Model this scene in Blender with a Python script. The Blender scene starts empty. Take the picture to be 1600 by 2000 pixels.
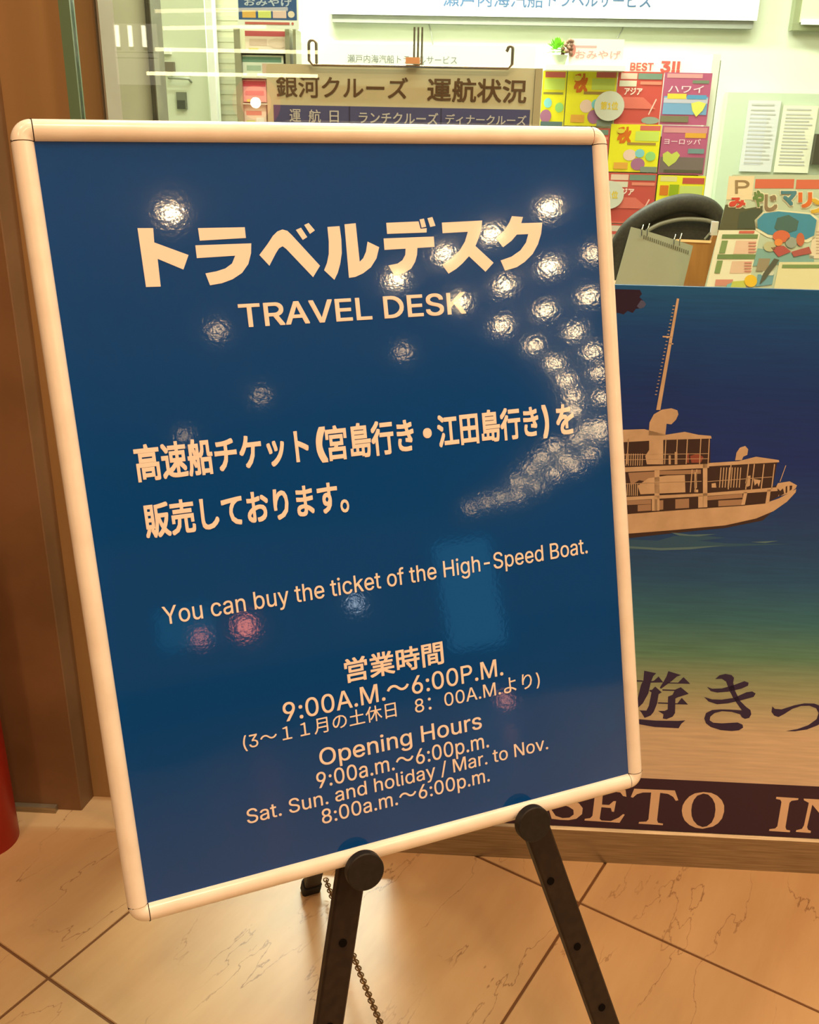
import bpy, bmesh, math, random
from mathutils import Vector, Matrix
from mathutils.geometry import tessellate_polygon
random.seed(7)
SC = bpy.context.scene
COL = SC.collection

# ------------------------------------------------------------------ camera, world, light, exposure
W_PX, H_PX, FOC, CAM_H = 1600.0, 2000.0, 1874.47, 1.21
CR = Vector((0.9997928, 0.0203546, 0.0))             # camera right / down / forward in the world
PITCH, ROLL = 0.38800, -0.02036
_f = Vector((0, math.cos(PITCH), -math.sin(PITCH)))
_d = Vector((0, -math.sin(PITCH), -math.cos(PITCH)))
_r = Vector((1, 0, 0))
RIGHT = (_r*math.cos(ROLL) + _d*math.sin(ROLL)).normalized()
DOWN = (-_r*math.sin(ROLL) + _d*math.cos(ROLL)).normalized()
FWD = _f.normalized()
EYE = Vector((0, 0, CAM_H))
cam = bpy.data.cameras.new('camera')
cam.sensor_fit = 'VERTICAL'; cam.sensor_height = 24.0; cam.lens = 24.0*FOC/H_PX
cam.clip_start = 0.02; cam.clip_end = 100
cam_o = bpy.data.objects.new('camera', cam); COL.objects.link(cam_o)
m = Matrix.Identity(4)
for i in range(3):
    m[i][0] = RIGHT[i]; m[i][1] = -DOWN[i]; m[i][2] = -FWD[i]; m[i][3] = EYE[i]
cam_o.matrix_world = m
SC.camera = cam_o
SC.view_settings.view_transform = 'Standard'
SC.view_settings.look = 'None'
SC.view_settings.gamma = 1.0
SC.view_settings.use_curve_mapping = False
SC.view_settings.exposure = 0.0
world = bpy.data.worlds.new('night_hall'); SC.world = world
world.use_nodes = True
world.node_tree.nodes['Background'].inputs[0].default_value = (0.85, 0.55, 0.34, 1)
world.node_tree.nodes['Background'].inputs[1].default_value = 0.10
DOWNLIGHT_W = 17.5        # unseen near downlights added over the shop front (watts)
DOWNLIGHT_COL = (1.0, 0.63, 0.35)
BULB = 170.0               # emission of the far downlight lenses
PANEL_W = 40.0            # shop's ceiling light panels
WINDOW_FILL_W = 26.0
PANEL_COL = (0.95, 1.0, 0.84)

# ------------------------------------------------------------------ helpers
def lin(c):
    c = c/255.0
    return c/12.92 if c <= 0.04045 else ((c+0.055)/1.055)**2.4
def rgb(r, g, b): return (lin(r), lin(g), lin(b), 1.0)
MATS = {}
def mat(name, col, rough=0.55, spec=0.4, metal=0.0, emit=None, estr=0.0):
    if name in MATS: return MATS[name]
    m = bpy.data.materials.new(name); m.use_nodes = True
    p = m.node_tree.nodes['Principled BSDF']
    p.inputs['Base Color'].default_value = rgb(*col)
    p.inputs['Roughness'].default_value = rough
    p.inputs['Specular IOR Level'].default_value = spec
    p.inputs['Metallic'].default_value = metal
    if emit:
        p.inputs['Emission Color'].default_value = (*emit, 1)
        p.inputs['Emission Strength'].default_value = estr
    MATS[name] = m
    return m
def noise_mat(name, c1, c2, scale, rough=0.6, spec=0.3, stretch=(1, 1, 1), bump=0.0, bscale=60, lo=.35, hi=.65, metal=0.0, coords='Object'):
    m = mat(name, c1, rough, spec, metal); nt = m.node_tree; p = nt.nodes['Principled BSDF']
    tc = nt.nodes.new('ShaderNodeTexCoord'); mp = nt.nodes.new('ShaderNodeMapping'); mp.inputs['Scale'].default_value = stretch
    n = nt.nodes.new('ShaderNodeTexNoise'); n.inputs['Scale'].default_value = scale; n.inputs['Detail'].default_value = 6
    r = nt.nodes.new('ShaderNodeValToRGB')
    r.color_ramp.elements[0].color = rgb(*c1); r.color_ramp.elements[1].color = rgb(*c2)
    r.color_ramp.elements[0].position = lo; r.color_ramp.elements[1].position = hi
    L = nt.links.new
    L(tc.outputs[coords], mp.inputs['Vector']); L(mp.outputs[0], n.inputs['Vector']); L(n.outputs['Fac'], r.inputs['Fac']); L(r.outputs[0], p.inputs['Base Color'])
    if bump:
        n2 = nt.nodes.new('ShaderNodeTexNoise'); n2.inputs['Scale'].default_value = bscale; n2.inputs['Detail'].default_value = 3
        b = nt.nodes.new('ShaderNodeBump'); b.inputs['Strength'].default_value = bump; b.inputs['Distance'].default_value = 0.002
        L(tc.outputs[coords], n2.inputs['Vector']); L(n2.outputs['Fac'], b.inputs['Height']); L(b.outputs[0], p.inputs['Normal'])
    return m
def emis(name, col, s):
    if name in MATS: return MATS[name]
    m = bpy.data.materials.new(name); m.use_nodes = True; nt = m.node_tree; nt.nodes.clear()
    e = nt.nodes.new('ShaderNodeEmission'); e.inputs[0].default_value = (*col, 1); e.inputs[1].default_value = s
    o = nt.nodes.new('ShaderNodeOutputMaterial'); nt.links.new(e.outputs[0], o.inputs[0]); MATS[name] = m
    return m

class MB:
    """collects verts/faces, then becomes ONE mesh object"""
    def __init__(s): s.v = []; s.f = []
    def add(s, vs, fs):
        o = len(s.v); s.v += [tuple(v) for v in vs]; s.f += [tuple(i+o for i in f) for f in fs]; return s
    def box(s, a, b):
        x0, y0, z0 = a; x1, y1, z1 = b
        return s.add([(x0,y0,z0),(x1,y0,z0),(x1,y1,z0),(x0,y1,z0),(x0,y0,z1),(x1,y0,z1),(x1,y1,z1),(x0,y1,z1)],
                     [(0,3,2,1),(4,5,6,7),(0,1,5,4),(1,2,6,5),(2,3,7,6),(3,0,4,7)])
    def tube(s, pts, r, n=10, cap=True):
        pts = [Vector(p) for p in pts]; rs = r if isinstance(r, (list, tuple)) else [r]*len(pts)
        vs = []; fs = []; up = None
        for i, p in enumerate(pts):
            d = (pts[min(i+1, len(pts)-1)] - pts[max(i-1, 0)]).normalized()
            if up is None:
                up = Vector((0,0,1)) if abs(d.z) < .9 else Vector((1,0,0))
            a = (up - d*up.dot(d)).normalized(); up = a; b = d.cross(a)
            for k in range(n):
                t = 2*math.pi*k/n; vs.append(p + (a*math.cos(t) + b*math.sin(t))*rs[i])
        for i in range(len(pts)-1):
            for k in range(n):
                k2 = (k+1) % n; fs.append((i*n+k, i*n+k2, (i+1)*n+k2, (i+1)*n+k))
        if cap: fs.append(tuple(range(n-1, -1, -1))); fs.append(tuple((len(pts)-1)*n+k for k in range(n)))
        return s.add(vs, fs)
    def bar(s, p, q, w, t, side):
        """rectangular bar from p to q, width w along side, thickness t"""
        p = Vector(p); q = Vector(q); d = (q-p).normalized(); a = (Vector(side) - d*Vector(side).dot(d)).normalized(); b = d.cross(a)
        c = 0.15*min(w, t)
        prof = [(-w/2+c,-t/2),(w/2-c,-t/2),(w/2,-t/2+c),(w/2,t/2-c),(w/2-c,t/2),(-w/2+c,t/2),(-w/2,t/2-c),(-w/2,-t/2+c)]
        vs = [e + a*x + b*y for e in (p, q) for x, y in prof]; n = len(prof)
        fs = [(k, (k+1) % n, n+(k+1) % n, n+k) for k in range(n)] + [tuple(range(n-1,-1,-1)), tuple(range(n, 2*n))]
        return s.add(vs, fs)
    def lathe(s, prof, n=24, c=(0,0,0), cap=False):
        vs = []; fs = []
        for r, z in prof:
            for k in range(n):
                t = 2*math.pi*k/n; vs.append((c[0]+r*math.cos(t), c[1]+r*math.sin(t), c[2]+z))
        for i in range(len(prof)-1):
            for k in range(n):
                k2 = (k+1) % n; fs.append((i*n+k, i*n+k2, (i+1)*n+k2, (i+1)*n+k))
        if cap: fs.append(tuple(range(n-1,-1,-1))); fs.append(tuple((len(prof)-1)*n+k for k in range(n)))
        return s.add(vs, fs)
    def poly(s, pts, fn, holes=()):
        """flat polygon (with holes); fn maps a 2D point to 3D"""
        loops = [[Vector((x, y, 0)) for x, y in l] for l in [pts, *holes]]
        tris = tessellate_polygon(loops); flat = [p for l in loops for p in l]
        return s.add([fn(p.x, p.y) for p in flat], [tuple(t) for t in tris])
    def build(s, name, m, parent=None, smooth=None, loc=None, fix=True):
        me = bpy.data.meshes.new(name); me.from_pydata(s.v, [], s.f)
        if fix:
            bm = bmesh.new(); bm.from_mesh(me); bmesh.ops.recalc_face_normals(bm, faces=bm.faces); bm.to_mesh(me); bm.free()
        me.materials.append(m)
        if smooth:
            for p in me.polygons: p.use_smooth = True
            me.set_sharp_from_angle(angle=math.radians(smooth))
        o = bpy.data.objects.new(name, me); COL.objects.link(o)
        if parent: o.parent = parent
        if loc: o.location = loc
        return o
def tag(o, label=None, cat=None, group=None, kind=None):
    if label: o['label'] = label
    if cat: o['category'] = cat
    if group: o['group'] = group
    if kind: o['kind'] = kind
    return o
def empty(name, label, cat, loc=(0,0,0), rz=0.0, group=None):
    o = bpy.data.objects.new(name, None); COL.objects.link(o); o.empty_display_size = .05
    o.location = loc; o.rotation_euler = (0, 0, rz)
    return tag(o, label, cat, group)
def copy_tree(o, parent=None):
    c = o.copy(); COL.objects.link(c)
    if parent: c.parent = parent
    for ch in list(o.children): copy_tree(ch, c)
    return c

def ray(px, py): return RIGHT*((px-800)/FOC) + DOWN*((py-1000)/FOC) + FWD
def on_plane(px, py, p0, n):
    r = ray(px, py); return EYE + r*((p0-EYE).dot(n)/r.dot(n))
# shop front frame: s along the front, d into the shop, z up
YAW = -0.04422
SD = Vector((math.cos(YAW), math.sin(YAW), 0)); DD = Vector((-math.sin(YAW), math.cos(YAW), 0)); O0 = Vector((0, 1.355, 0))
def W(s, d, z): return O0 + SD*s + DD*d + Vector((0, 0, z))
def wp(px, py, d):
    q = on_plane(px, py, O0 + DD*d, DD) - O0
    return q.dot(SD), q.z
def shop(name, label, cat, s, d, z, group=None): return empty(name, label, cat, W(s, d, z), YAW, group)

_tc = {}
SANS = None
try:                                                   # the interface face that ships inside Blender; its built-in face otherwise
    SANS = bpy.data.fonts.load(bpy.utils.system_resource('DATAFILES', path='fonts') + '/Inter.woff2')
except Exception:
    SANS = None
def _glyphs(body, sans, shear):
    cu = bpy.data.curves.new('t', 'FONT'); cu.body = body; cu.size = 1.0; cu.shear = shear
    if sans: cu.font = SANS
    cu.resolution_u = 3; cu.fill_mode = 'FRONT'
    o = bpy.data.objects.new('t', cu); COL.objects.link(o)
    dg = bpy.context.evaluated_depsgraph_get(); dg.update()
    me = bpy.data.meshes.new_from_object(o.evaluated_get(dg))
    v0 = [(v.co.x, v.co.y) for v in me.vertices]; f0 = [tuple(p.vertices) for p in me.polygons]
    bpy.data.objects.remove(o); bpy.data.curves.remove(cu); bpy.data.meshes.remove(me)
    return v0, f0
def _adv(run, sans):
    a = _glyphs(run + '|', sans, 0)[0]; b = _glyphs('|', sans, 0)[0]
    return max(v[0] for v in a) - max(v[0] for v in b)
def drawn(c):
    """D, P, R, K and k drawn stroke by stroke, as wide and high as the face's own letter"""
    x0, x1, y0, y1 = bbox(_glyphs(c, True, 0)[0]); t = .062; h = y1-y0; w = x1-x0
    def half(top, bot, xr, k, n=10):                     # bowl outline from the stem out to xr
        r = (top-bot)/2; cy = (top+bot)/2; rx = min(r, (xr-x0)*.8)
        return [(x0+k, bot)] + [(xr-rx+rx*math.cos(a), cy+r*math.sin(a)) for a in [-math.pi/2+math.pi*i/n for i in range(n+1)]] + [(x0+k, top)]
    stem = ([(x0, y0), (x0+t, y0), (x0+t, y1), (x0, y1)], [])
    if c == 'D': P = [(half(y1, y0, x1, 0), [half(y1-t*.92, y0+t*.92, x1-t, t)])]
    elif c in 'PR':
        m_ = y0 + h*.42; P = [stem, (half(y1, m_, x1-(.01 if c == 'R' else 0), 0), [half(y1-t*.92, m_+t*.92, x1-(.01 if c == 'R' else 0)-t, t)])]
        if c == 'R': P.append(([(x0+w*.42, m_+t*.5), (x0+w*.42+t*1.15, m_+t*.5), (x1, y0), (x1-t*1.2, y0)], []))
    else:
        top = y1 if c == 'K' else y0 + h*.74
        P = [stem, ([(x0+t*.6, y0+h*.28), (x0+t*.6, y0+h*.28+t*1.35), (x1-t*1.35, top), (x1, top)], []),
             ([(x0+w*.34, y0+(top-y0)*.56), (x0+w*.34+t*.95, y0+(top-y0)*.66), (x1, y0), (x1-t*1.3, y0)], [])]
    vs = []; fs = []
    for pts, holes in P:
        loops = [[Vector((a, b, 0)) for a, b in l] for l in [pts, *holes]]; n = len(vs)
        vs += [(p.x, p.y) for l in loops for p in l]; fs += [tuple(i+n for i in q) for q in tessellate_polygon(loops)]
    return vs, fs
def text_raw(body, bold=0.0, shear=0.0):
    """lettering as flat triangles; weight is added by laying shifted copies over each other.
    Returns vertices (x, y, copy number) and faces."""
    k = (body, bold, shear)
    if k in _tc: return _tc[k]
    runs = []
    for c in body:
        sans = bool(SANS) and ord(c) < 0x2000
        if runs and runs[-1][1] == sans and not (sans and (c in 'DPRKk' or runs[-1][0][-1] in 'DPRKk')): runs[-1][0] += c
        else: runs.append([c, sans])
    v0 = []; f0 = []; x = 0.0
    for n_, (run, sans) in enumerate(runs):
        v, f = drawn(run) if sans and run in 'DPRKk' else _glyphs(run, sans, shear); b = len(v0)
        k2 = .72 if (any(r_[1] for r_ in runs) and SANS and not sans) else 1.0     # kana and kanji beside the smaller-set latin face
        if k2 != 1.0: v = [(p[0]*k2, p[1]*k2+.01) for p in v]
        v0 += [(p[0]+x, p[1]) for p in v]; f0 += [tuple(i+b for i in q) for q in f]
        if n_ < len(runs)-1: x += _adv(run, sans)*k2
    vs = []; fs = []
    sh = [(0, 0)] if abs(bold) < 1e-6 else [(x*bold, y*bold) for x in (-1, 0, 1) for y in (-1, 0, 1)]
    for c, (dx, dy) in enumerate(sh):
        n = len(vs); vs += [(x+dx, y+dy, c) for x, y in v0]; fs += [tuple(i+n for i in f) for f in f0]
    _tc[k] = (vs, fs); return _tc[k]
def bbox(vs):
    xs = [v[0] for v in vs]; ys = [v[1] for v in vs]; return min(xs), max(xs), min(ys), max(ys)
def text_fit(mb, body, u0, u1, v0, v1, fn, bold=0.0, ref=None, shear=0.0, lift=(0, -3e-5, 0)):
    """lettering scaled so its ink spans u0..u1 and (that of ref) v0..v1"""
    vs, fs = text_raw(body, bold, shear); x0, x1, y0, y1 = bbox(vs)
    if ref: _, _, y0, y1 = bbox(text_raw(ref, bold)[0])
    a = (u1-u0)/(x1-x0); b = (v1-v0)/(y1-y0)
    out = []
    for x, y, c in vs:
        p = fn(u0+(x-x0)*a, v0+(y-y0)*b); out.append((p[0]+lift[0]*c, p[1]+lift[1]*c, p[2]+lift[2]*c))
    # every triangle on a hair's own level, so that overlapping strokes of one letter never coincide
    v2 = []; f2 = []; L = Vector(lift)
    for i, f in enumerate(fs):
        e = L*(.08*((i*7) % 13)); n = len(v2)
        v2 += [(out[j][0]+e[0], out[j][1]+e[1], out[j][2]+e[2]) for j in f]; f2.append(tuple(range(n, n+len(f))))
    mb.add(v2, f2)

# ------------------------------------------------------------------ materials
M_white_frame = noise_mat('warm_white_plastic', (246,238,228), (238,228,216), 30, rough=.22, spec=.5)
M_black = noise_mat('black_powder_coat', (46,34,26), (34,25,20), 90, rough=.5, spec=.3)
M_letter = mat('white_vinyl_letters', (246,232,222), .07, .5)
M_steel = noise_mat('brushed_steel', (178,165,140), (150,138,116), 12, rough=.38, spec=.5, stretch=(1,1,30), metal=.75)
M_chrome = mat('chrome_wire', (190,185,170), .22, .5, 1.0)
M_column = noise_mat('brown_column_laminate', (136,100,68), (120,88,58), 6, rough=.42, spec=.35, bump=.05)
M_jamb = noise_mat('brown_wood_jamb', (166,130,86), (150,116,74), 5, rough=.5, spec=.3, stretch=(1,1,.2))
M_grout = mat('brown_grout', (112,78,50), .8, .2)
M_in_wall = noise_mat('shop_wall_paint', (232,236,214), (226,231,208), 4, rough=.7, spec=.2)
M_in_white = mat('white_laminate', (244,246,240), .35, .4)
M_carpet = noise_mat('grey_carpet', (110,108,98), (86,84,76), 120, rough=.9, spec=.1)
M_ceiling = mat('white_ceiling_board', (232,232,236), .8, .2)

def marble():
    m = mat('cream_marble', (212,178,134), .3, .4); nt = m.node_tree; p = nt.nodes['Principled BSDF']; L = nt.links.new
    g = nt.nodes.new('ShaderNodeNewGeometry')
    rot = nt.nodes.new('ShaderNodeMapping'); rot.inputs['Rotation'].default_value = (0, 0, math.radians(-58)); rot.inputs['Scale'].default_value = (1, 1, 1)
    L(g.outputs['Position'], rot.inputs['Vector'])
    sc = nt.nodes.new('ShaderNodeMapping'); sc.inputs['Scale'].default_value = (.45, 2.2, 1); L(rot.outputs[0], sc.inputs['Vector'])
    n1 = nt.nodes.new('ShaderNodeTexNoise'); n1.inputs['Scale'].default_value = 3.2; n1.inputs['Detail'].default_value = 7; n1.inputs['Roughness'].default_value = .6
    L(sc.outputs[0], n1.inputs['Vector'])
    r1 = nt.nodes.new('ShaderNodeValToRGB'); r1.color_ramp.elements[0].position = .3; r1.color_ramp.elements[1].position = .72
    r1.color_ramp.elements[0].color = rgb(186,148,106); r1.color_ramp.elements[1].color = rgb(208,174,130); L(n1.outputs['Fac'], r1.inputs['Fac'])
    # hairline veins: thin iso-lines of a stretched, jagged noise
    n2 = nt.nodes.new('ShaderNodeTexNoise'); n2.inputs['Scale'].default_value = 2.6; n2.inputs['Detail'].default_value = 6; n2.inputs['Roughness'].default_value = .52
    sc2 = nt.nodes.new('ShaderNodeMapping'); sc2.inputs['Scale'].default_value = (.9, 3.2, 1); sc2.inputs['Location'].default_value = (3.1, 1.7, 0); L(rot.outputs[0], sc2.inputs['Vector']); L(sc2.outputs[0], n2.inputs['Vector'])
    ab = nt.nodes.new('ShaderNodeMath'); ab.operation = 'SUBTRACT'; ab.inputs[1].default_value = .5; L(n2.outputs['Fac'], ab.inputs[0])
    a2 = nt.nodes.new('ShaderNodeMath'); a2.operation = 'ABSOLUTE'; L(ab.outputs[0], a2.inputs[0])
    r2 = nt.nodes.new('ShaderNodeValToRGB'); r2.color_ramp.elements[0].position = 0.0; r2.color_ramp.elements[1].position = .0028
    r2.color_ramp.elements[0].color = (1,1,1,1); r2.color_ramp.elements[1].color = (0,0,0,1); L(a2.outputs[0], r2.inputs['Fac'])
    n3 = nt.nodes.new('ShaderNodeTexNoise'); n3.inputs['Scale'].default_value = 5; L(g.outputs['Position'], n3.inputs['Vector'])
    r3 = nt.nodes.new('ShaderNodeValToRGB'); r3.color_ramp.elements[0].position = .40; r3.color_ramp.elements[1].position = .56; L(n3.outputs['Fac'], r3.inputs['Fac'])
    mu = nt.nodes.new('ShaderNodeMath'); mu.operation = 'MULTIPLY'; L(r2.outputs[0], mu.inputs[0]); L(r3.outputs[0], mu.inputs[1])
    mu2 = nt.nodes.new('ShaderNodeMath'); mu2.operation = 'MULTIPLY'; mu2.inputs[1].default_value = .8; L(mu.outputs[0], mu2.inputs[0])
    mx = nt.nodes.new('ShaderNodeMix'); mx.data_type = 'RGBA'; L(mu2.outputs[0], mx.inputs[0]); L(r1.outputs[0], mx.inputs[6]); mx.inputs[7].default_value = rgb(122,84,52)
    L(mx.outputs[2], p.inputs['Base Color'])
    return m
M_marble = marble()

def glass():
    m = bpy.data.materials.new('shop_glass'); m.use_nodes = True; nt = m.node_tree; nt.nodes.clear(); L = nt.links.new
    g = nt.nodes.new('ShaderNodeNewGeometry'); dt = nt.nodes.new('ShaderNodeVectorMath'); dt.operation = 'DOT_PRODUCT'
    L(g.outputs['Normal'], dt.inputs[0]); L(g.outputs['Incoming'], dt.inputs[1])
    def mth(op, a=None, b=None):
        n = nt.nodes.new('ShaderNodeMath'); n.operation = op
        for i, x in enumerate((a, b)):
            if x is None: continue
            if isinstance(x, (int, float)): n.inputs[i].default_value = x
            else: L(x, n.inputs[i])
        return n.outputs[0]
    f = mth('ADD', mth('MULTIPLY', mth('POWER', mth('SUBTRACT', 1.0, mth('ABSOLUTE', dt.outputs['Value'])), 5.0), .96), .04)
    t = nt.nodes.new('ShaderNodeBsdfTransparent'); t.inputs[0].default_value = (.97, .99, .97, 1)
    gl = nt.nodes.new('ShaderNodeBsdfGlossy'); gl.inputs['Roughness'].default_value = 0.0
    mx = nt.nodes.new('ShaderNodeMixShader'); o = nt.nodes.new('ShaderNodeOutputMaterial')
    L(f, mx.inputs[0]); L(t.outputs[0], mx.inputs[1]); L(gl.outputs[0], mx.inputs[2]); L(mx.outputs[0], o.inputs[0])
    return m
M_glass = glass()
M_glass_edge = mat('green_glass_edge', (96,124,96), .25, .5)

def panel_blue():
    m = mat('glossy_blue_print', (12,70,144), .05, .65); nt = m.node_tree; p = nt.nodes['Principled BSDF']; L = nt.links.new
    tc = nt.nodes.new('ShaderNodeTexCoord')
    n = nt.nodes.new('ShaderNodeTexNoise'); n.inputs['Scale'].default_value = 260; n.inputs['Detail'].default_value = 2
    b = nt.nodes.new('ShaderNodeBump'); b.inputs['Strength'].default_value = .035; b.inputs['Distance'].default_value = .0006
    L(tc.outputs['Object'], n.inputs['Vector']); L(n.outputs['Fac'], b.inputs['Height']); L(b.outputs[0], p.inputs['Normal'])
    return m
M_blue = panel_blue()

# ------------------------------------------------------------------ the setting: hall side
TILE = -0.5655
CA = Vector((-math.sin(TILE), math.cos(TILE), 0)); CB = Vector((math.cos(TILE), math.sin(TILE), 0))
floor = MB().box((-6, -17, -.06), (19, 1.75, -.0025)).build('floor', M_grout); tag(floor, kind='structure')
PA, PB, JW = .591, .608, .0045
def tile_mesh():
    w, h, c = PB-JW, PA-JW, .0012
    vs = [(x, y, z) for (cx, z) in ((0, -.012), (0, -c), (c, 0)) for x, y in ((cx, cx), (w-cx, cx), (w-cx, h-cx), (cx, h-cx))]
    fs = [(0,3,2,1), (8,9,10,11)] + [(b+k, b+(k+1) % 4, b+4+(k+1) % 4, b+4+k) for b in (0, 4) for k in range(4)]
    me = bpy.data.meshes.new('tile'); me.from_pydata(vs, [], fs); me.materials.append(M_marble); return me
tm = tile_mesh(); cnt = 0
for i in range(-14, 5):
    for j in range(-9, 14):
        a0 = .620 + PA*i; b0 = -1.023 + PB*j
        c = CA*(a0+PA/2) + CB*(b0+PB/2)
        if -3.2 < c.x < 4.8 and -4.6 < c.y < 1.75 and cnt < 300:
            o = bpy.data.objects.new('tile', tm); COL.objects.link(o); o.parent = floor
            p = CA*(a0+JW/2) + CB*(b0+JW/2)
            o.location = (p.x, p.y, random.uniform(-.0004, .0004)); o.rotation_euler = (0, 0, TILE); cnt += 1
ceil = MB().box((-6, -17, 2.93), (19, 1.38, 3.0)).build('ceiling', M_ceiling); tag(ceil, kind='structure')

# left: recessed brown jamb wall, then the column in front of it
s_c0, _ = (on_plane(160, 1583, Vector((0,0,0)), Vector((0,0,1))) - O0).dot(SD), 0
d_col = (on_plane(160, 1583, Vector((0,0,0)), Vector((0,0,1))) - O0).dot(DD)
d_jamb = (on_plane(190, 1555.5, Vector((0,0,0)), Vector((0,0,1))) - O0).dot(DD)
s_glass, _z = wp(143, 120, .012)
s_jend, _z = wp(201, 120, d_jamb+.005)
def struct_box(name, s0, s1, d0, d1, z0, z1, m):
    o = MB().box((s0, d0, z0), (s1, d1, z1)).build(name, m); o.location = O0; o.rotation_euler = (0, 0, YAW); return tag(o, kind='structure')
s_side = (on_plane(183, 1555, Vector((0,0,0)), Vector((0,0,1))) - O0).dot(SD)
# column: main face, narrow side face
q = MB()
prof = [(-2.2, d_col), (s_c0-.0015, d_col), (s_c0, d_col+.0015), (s_side, d_jamb-.0005), (s_side, d_jamb+.02), (-2.2, d_jamb+.02)]
vs = [(x, y, z) for z in (0, 2.93) for x, y in prof]; n = len(prof)
q.add(vs, [(k, (k+1) % n, n+(k+1) % n, n+k) for k in range(n)] + [tuple(range(n-1,-1,-1)), tuple(range(n, 2*n))])
wl = q.build('wall_left', M_column); wl.location = O0; wl.rotation_euler = (0,0,YAW); tag(wl, kind='structure')
struct_box('wall_front', s_side-.02, s_glass+.01, d_jamb, d_jamb+.05, 0, 2.93, M_jamb)
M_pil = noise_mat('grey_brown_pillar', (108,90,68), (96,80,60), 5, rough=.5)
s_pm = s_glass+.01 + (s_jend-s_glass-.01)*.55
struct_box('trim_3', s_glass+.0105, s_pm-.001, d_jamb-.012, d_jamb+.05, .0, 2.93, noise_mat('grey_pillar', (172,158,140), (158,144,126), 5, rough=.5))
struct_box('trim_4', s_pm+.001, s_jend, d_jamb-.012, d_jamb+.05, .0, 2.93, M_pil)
struct_box('wall_front', s_pm-.0009, s_pm+.0009, d_jamb, d_jamb+.05, .0, 2.93, M_jamb)
struct_box('baseboard_left', -2.2, s_c0-.045, d_col-.012, d_col-.0005, 0.0, .012, M_steel)

# steel sill under the shop window
s_l = s_glass + .0
sill_z = wp(1340, 1629, 0)[1]
sill = MB()
prof = [(0, 0), (0, sill_z-.004), (.004, sill_z), (.20, sill_z), (.20, 0)]
S0, S1 = s_l, 2.6
sill.add([(s, d, z) for s in (S0, S1) for d, z in prof], [(0,1,6,5),(1,2,7,6),(2,3,8,7),(3,4,9,8),(4,0,5,9),(4,3,2,1,0),(5,6,7,8,9)])
so = sill.build('trim_1', M_steel); so.location = O0; so.rotation_euler = (0,0,YAW); tag(so, kind='structure')

# glass pane
GD0, GD1 = .012, .022
gl = empty('window_1', None, None, W(s_l, 0, sill_z), YAW); gl['kind'] = 'structure'
MB().box((0.004, GD0, 0), (S1-s_l, GD1, 2.3-sill_z+.6)).build('pane', M_glass, gl)
ew = wp(157, 120, GD0)[0] - wp(129, 120, GD0)[0]
tag(MB().box((-.0105, GD0-.004, 0), (.0040, GD1+.004, 2.3-sill_z+.6)).build('glass_edge', M_glass_edge, gl), 'polished green edge of the glass')

# ------------------------------------------------------------------ the setting: shop interior
ROOM_D, RH = 3.3, 2.7
struct_box('floor', s_jend-.9, 3.0, d_jamb+.05, ROOM_D, 0, .02, M_carpet)
struct_box('wall_back', s_jend-1.2, 3.05, ROOM_D, ROOM_D+.06, 0, RH, M_in_wall)
struct_box('wall_right', 3.0, 3.06, d_jamb+.05, ROOM_D, .0, RH, M_in_wall)
struct_box('ceiling', s_jend-1.2, 3.05, GD1+.01, ROOM_D, RH, RH+.05, M_in_white)
s_part = wp(214, 120, 1.5)[0]
struct_box('wall_inner', s_part-.9, wp(296, 120, 1.5)[0], 1.5, 1.55, .02, RH, noise_mat('beige_partition', (206,204,170), (196,194,160), 5, rough=.6))
# dark aluminium post of the partition
post = MB(); a = wp(290, 120, 1.47)[0]; b = wp(303, 120, 1.47)[0]; c_ = (a+b)/2
post.box((a, 1.47, .02), (c_-.008, 1.56, RH)).box((c_-.008, 1.48, .02), (c_+.006, 1.55, RH)).box((c_+.006, 1.462, .02), (b, 1.56, RH))
po = post.build('trim_2', noise_mat('dark_bronze_metal', (120,116,92), (96,92,74), 8, rough=.4)); po.location = O0; po.rotation_euler = (0,0,YAW); tag(po, kind='structure')

# ------------------------------------------------------------------ framed sign board
SC_C = Vector((-0.0288038, 0.8153904, 0.8817728))
SX = Vector((0.9233433, 0.3837864, 0.0120467)).normalized()
SN = Vector((0.3681470, -0.8937600, 0.2562438)).normalized()
SX = (SX - SN*SX.dot(SN)).normalized(); SY = SN.cross(SX)
IU, IV = .2500, .3195
def sloc(px, py, off=0.0):
    q = on_plane(px, py, SC_C + SN*off, SN) - SC_C; return q.dot(SX), q.dot(SY)
def homog(src, dst):
    A = []
    for (x, y), (u, v) in zip(src, dst):
        A.append([x, y, 1, 0, 0, 0, -u*x, -u*y, u]); A.append([0, 0, 0, x, y, 1, -v*x, -v*y, v])
    n = 8
    for i in range(n):
        k = max(range(i, n), key=lambda r: abs(A[r][i])); A[i], A[k] = A[k], A[i]
        for r in range(n):
            if r != i:
                f = A[r][i]/A[i][i]
                for c in range(i, 9): A[r][c] -= f*A[i][c]
    return [A[i][8]/A[i][i] for i in range(n)] + [1.0]
def happ(h, x, y):
    w = h[6]*x + h[7]*y + h[8]; return (h[0]*x+h[1]*y+h[2])/w, (h[3]*x+h[4]*y+h[5])/w
CORN = [(66, 276), (1156.5, 283), (1227.6, 1511), (288, 1764)]
IDEAL = [(-IU, IV), (IU, IV), (IU, -IV), (-IU, -IV)]
LOCS = [sloc(*c) for c in CORN]                 # measured corners of the print on the board's own plane
H_fix = homog(IDEAL, LOCS); H_inv = homog(LOCS, IDEAL)
def sg(u, v, n=0.0): a, b = happ(H_fix, u, v); return (a, b, n)
def uv(px, py): return happ(H_inv, *sloc(px, py))
sign_M = Matrix.Identity(4)
for i in range(3): sign_M[i][0] = SX[i]; sign_M[i][1] = SY[i]; sign_M[i][2] = SN[i]; sign_M[i][3] = SC_C[i]
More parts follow.
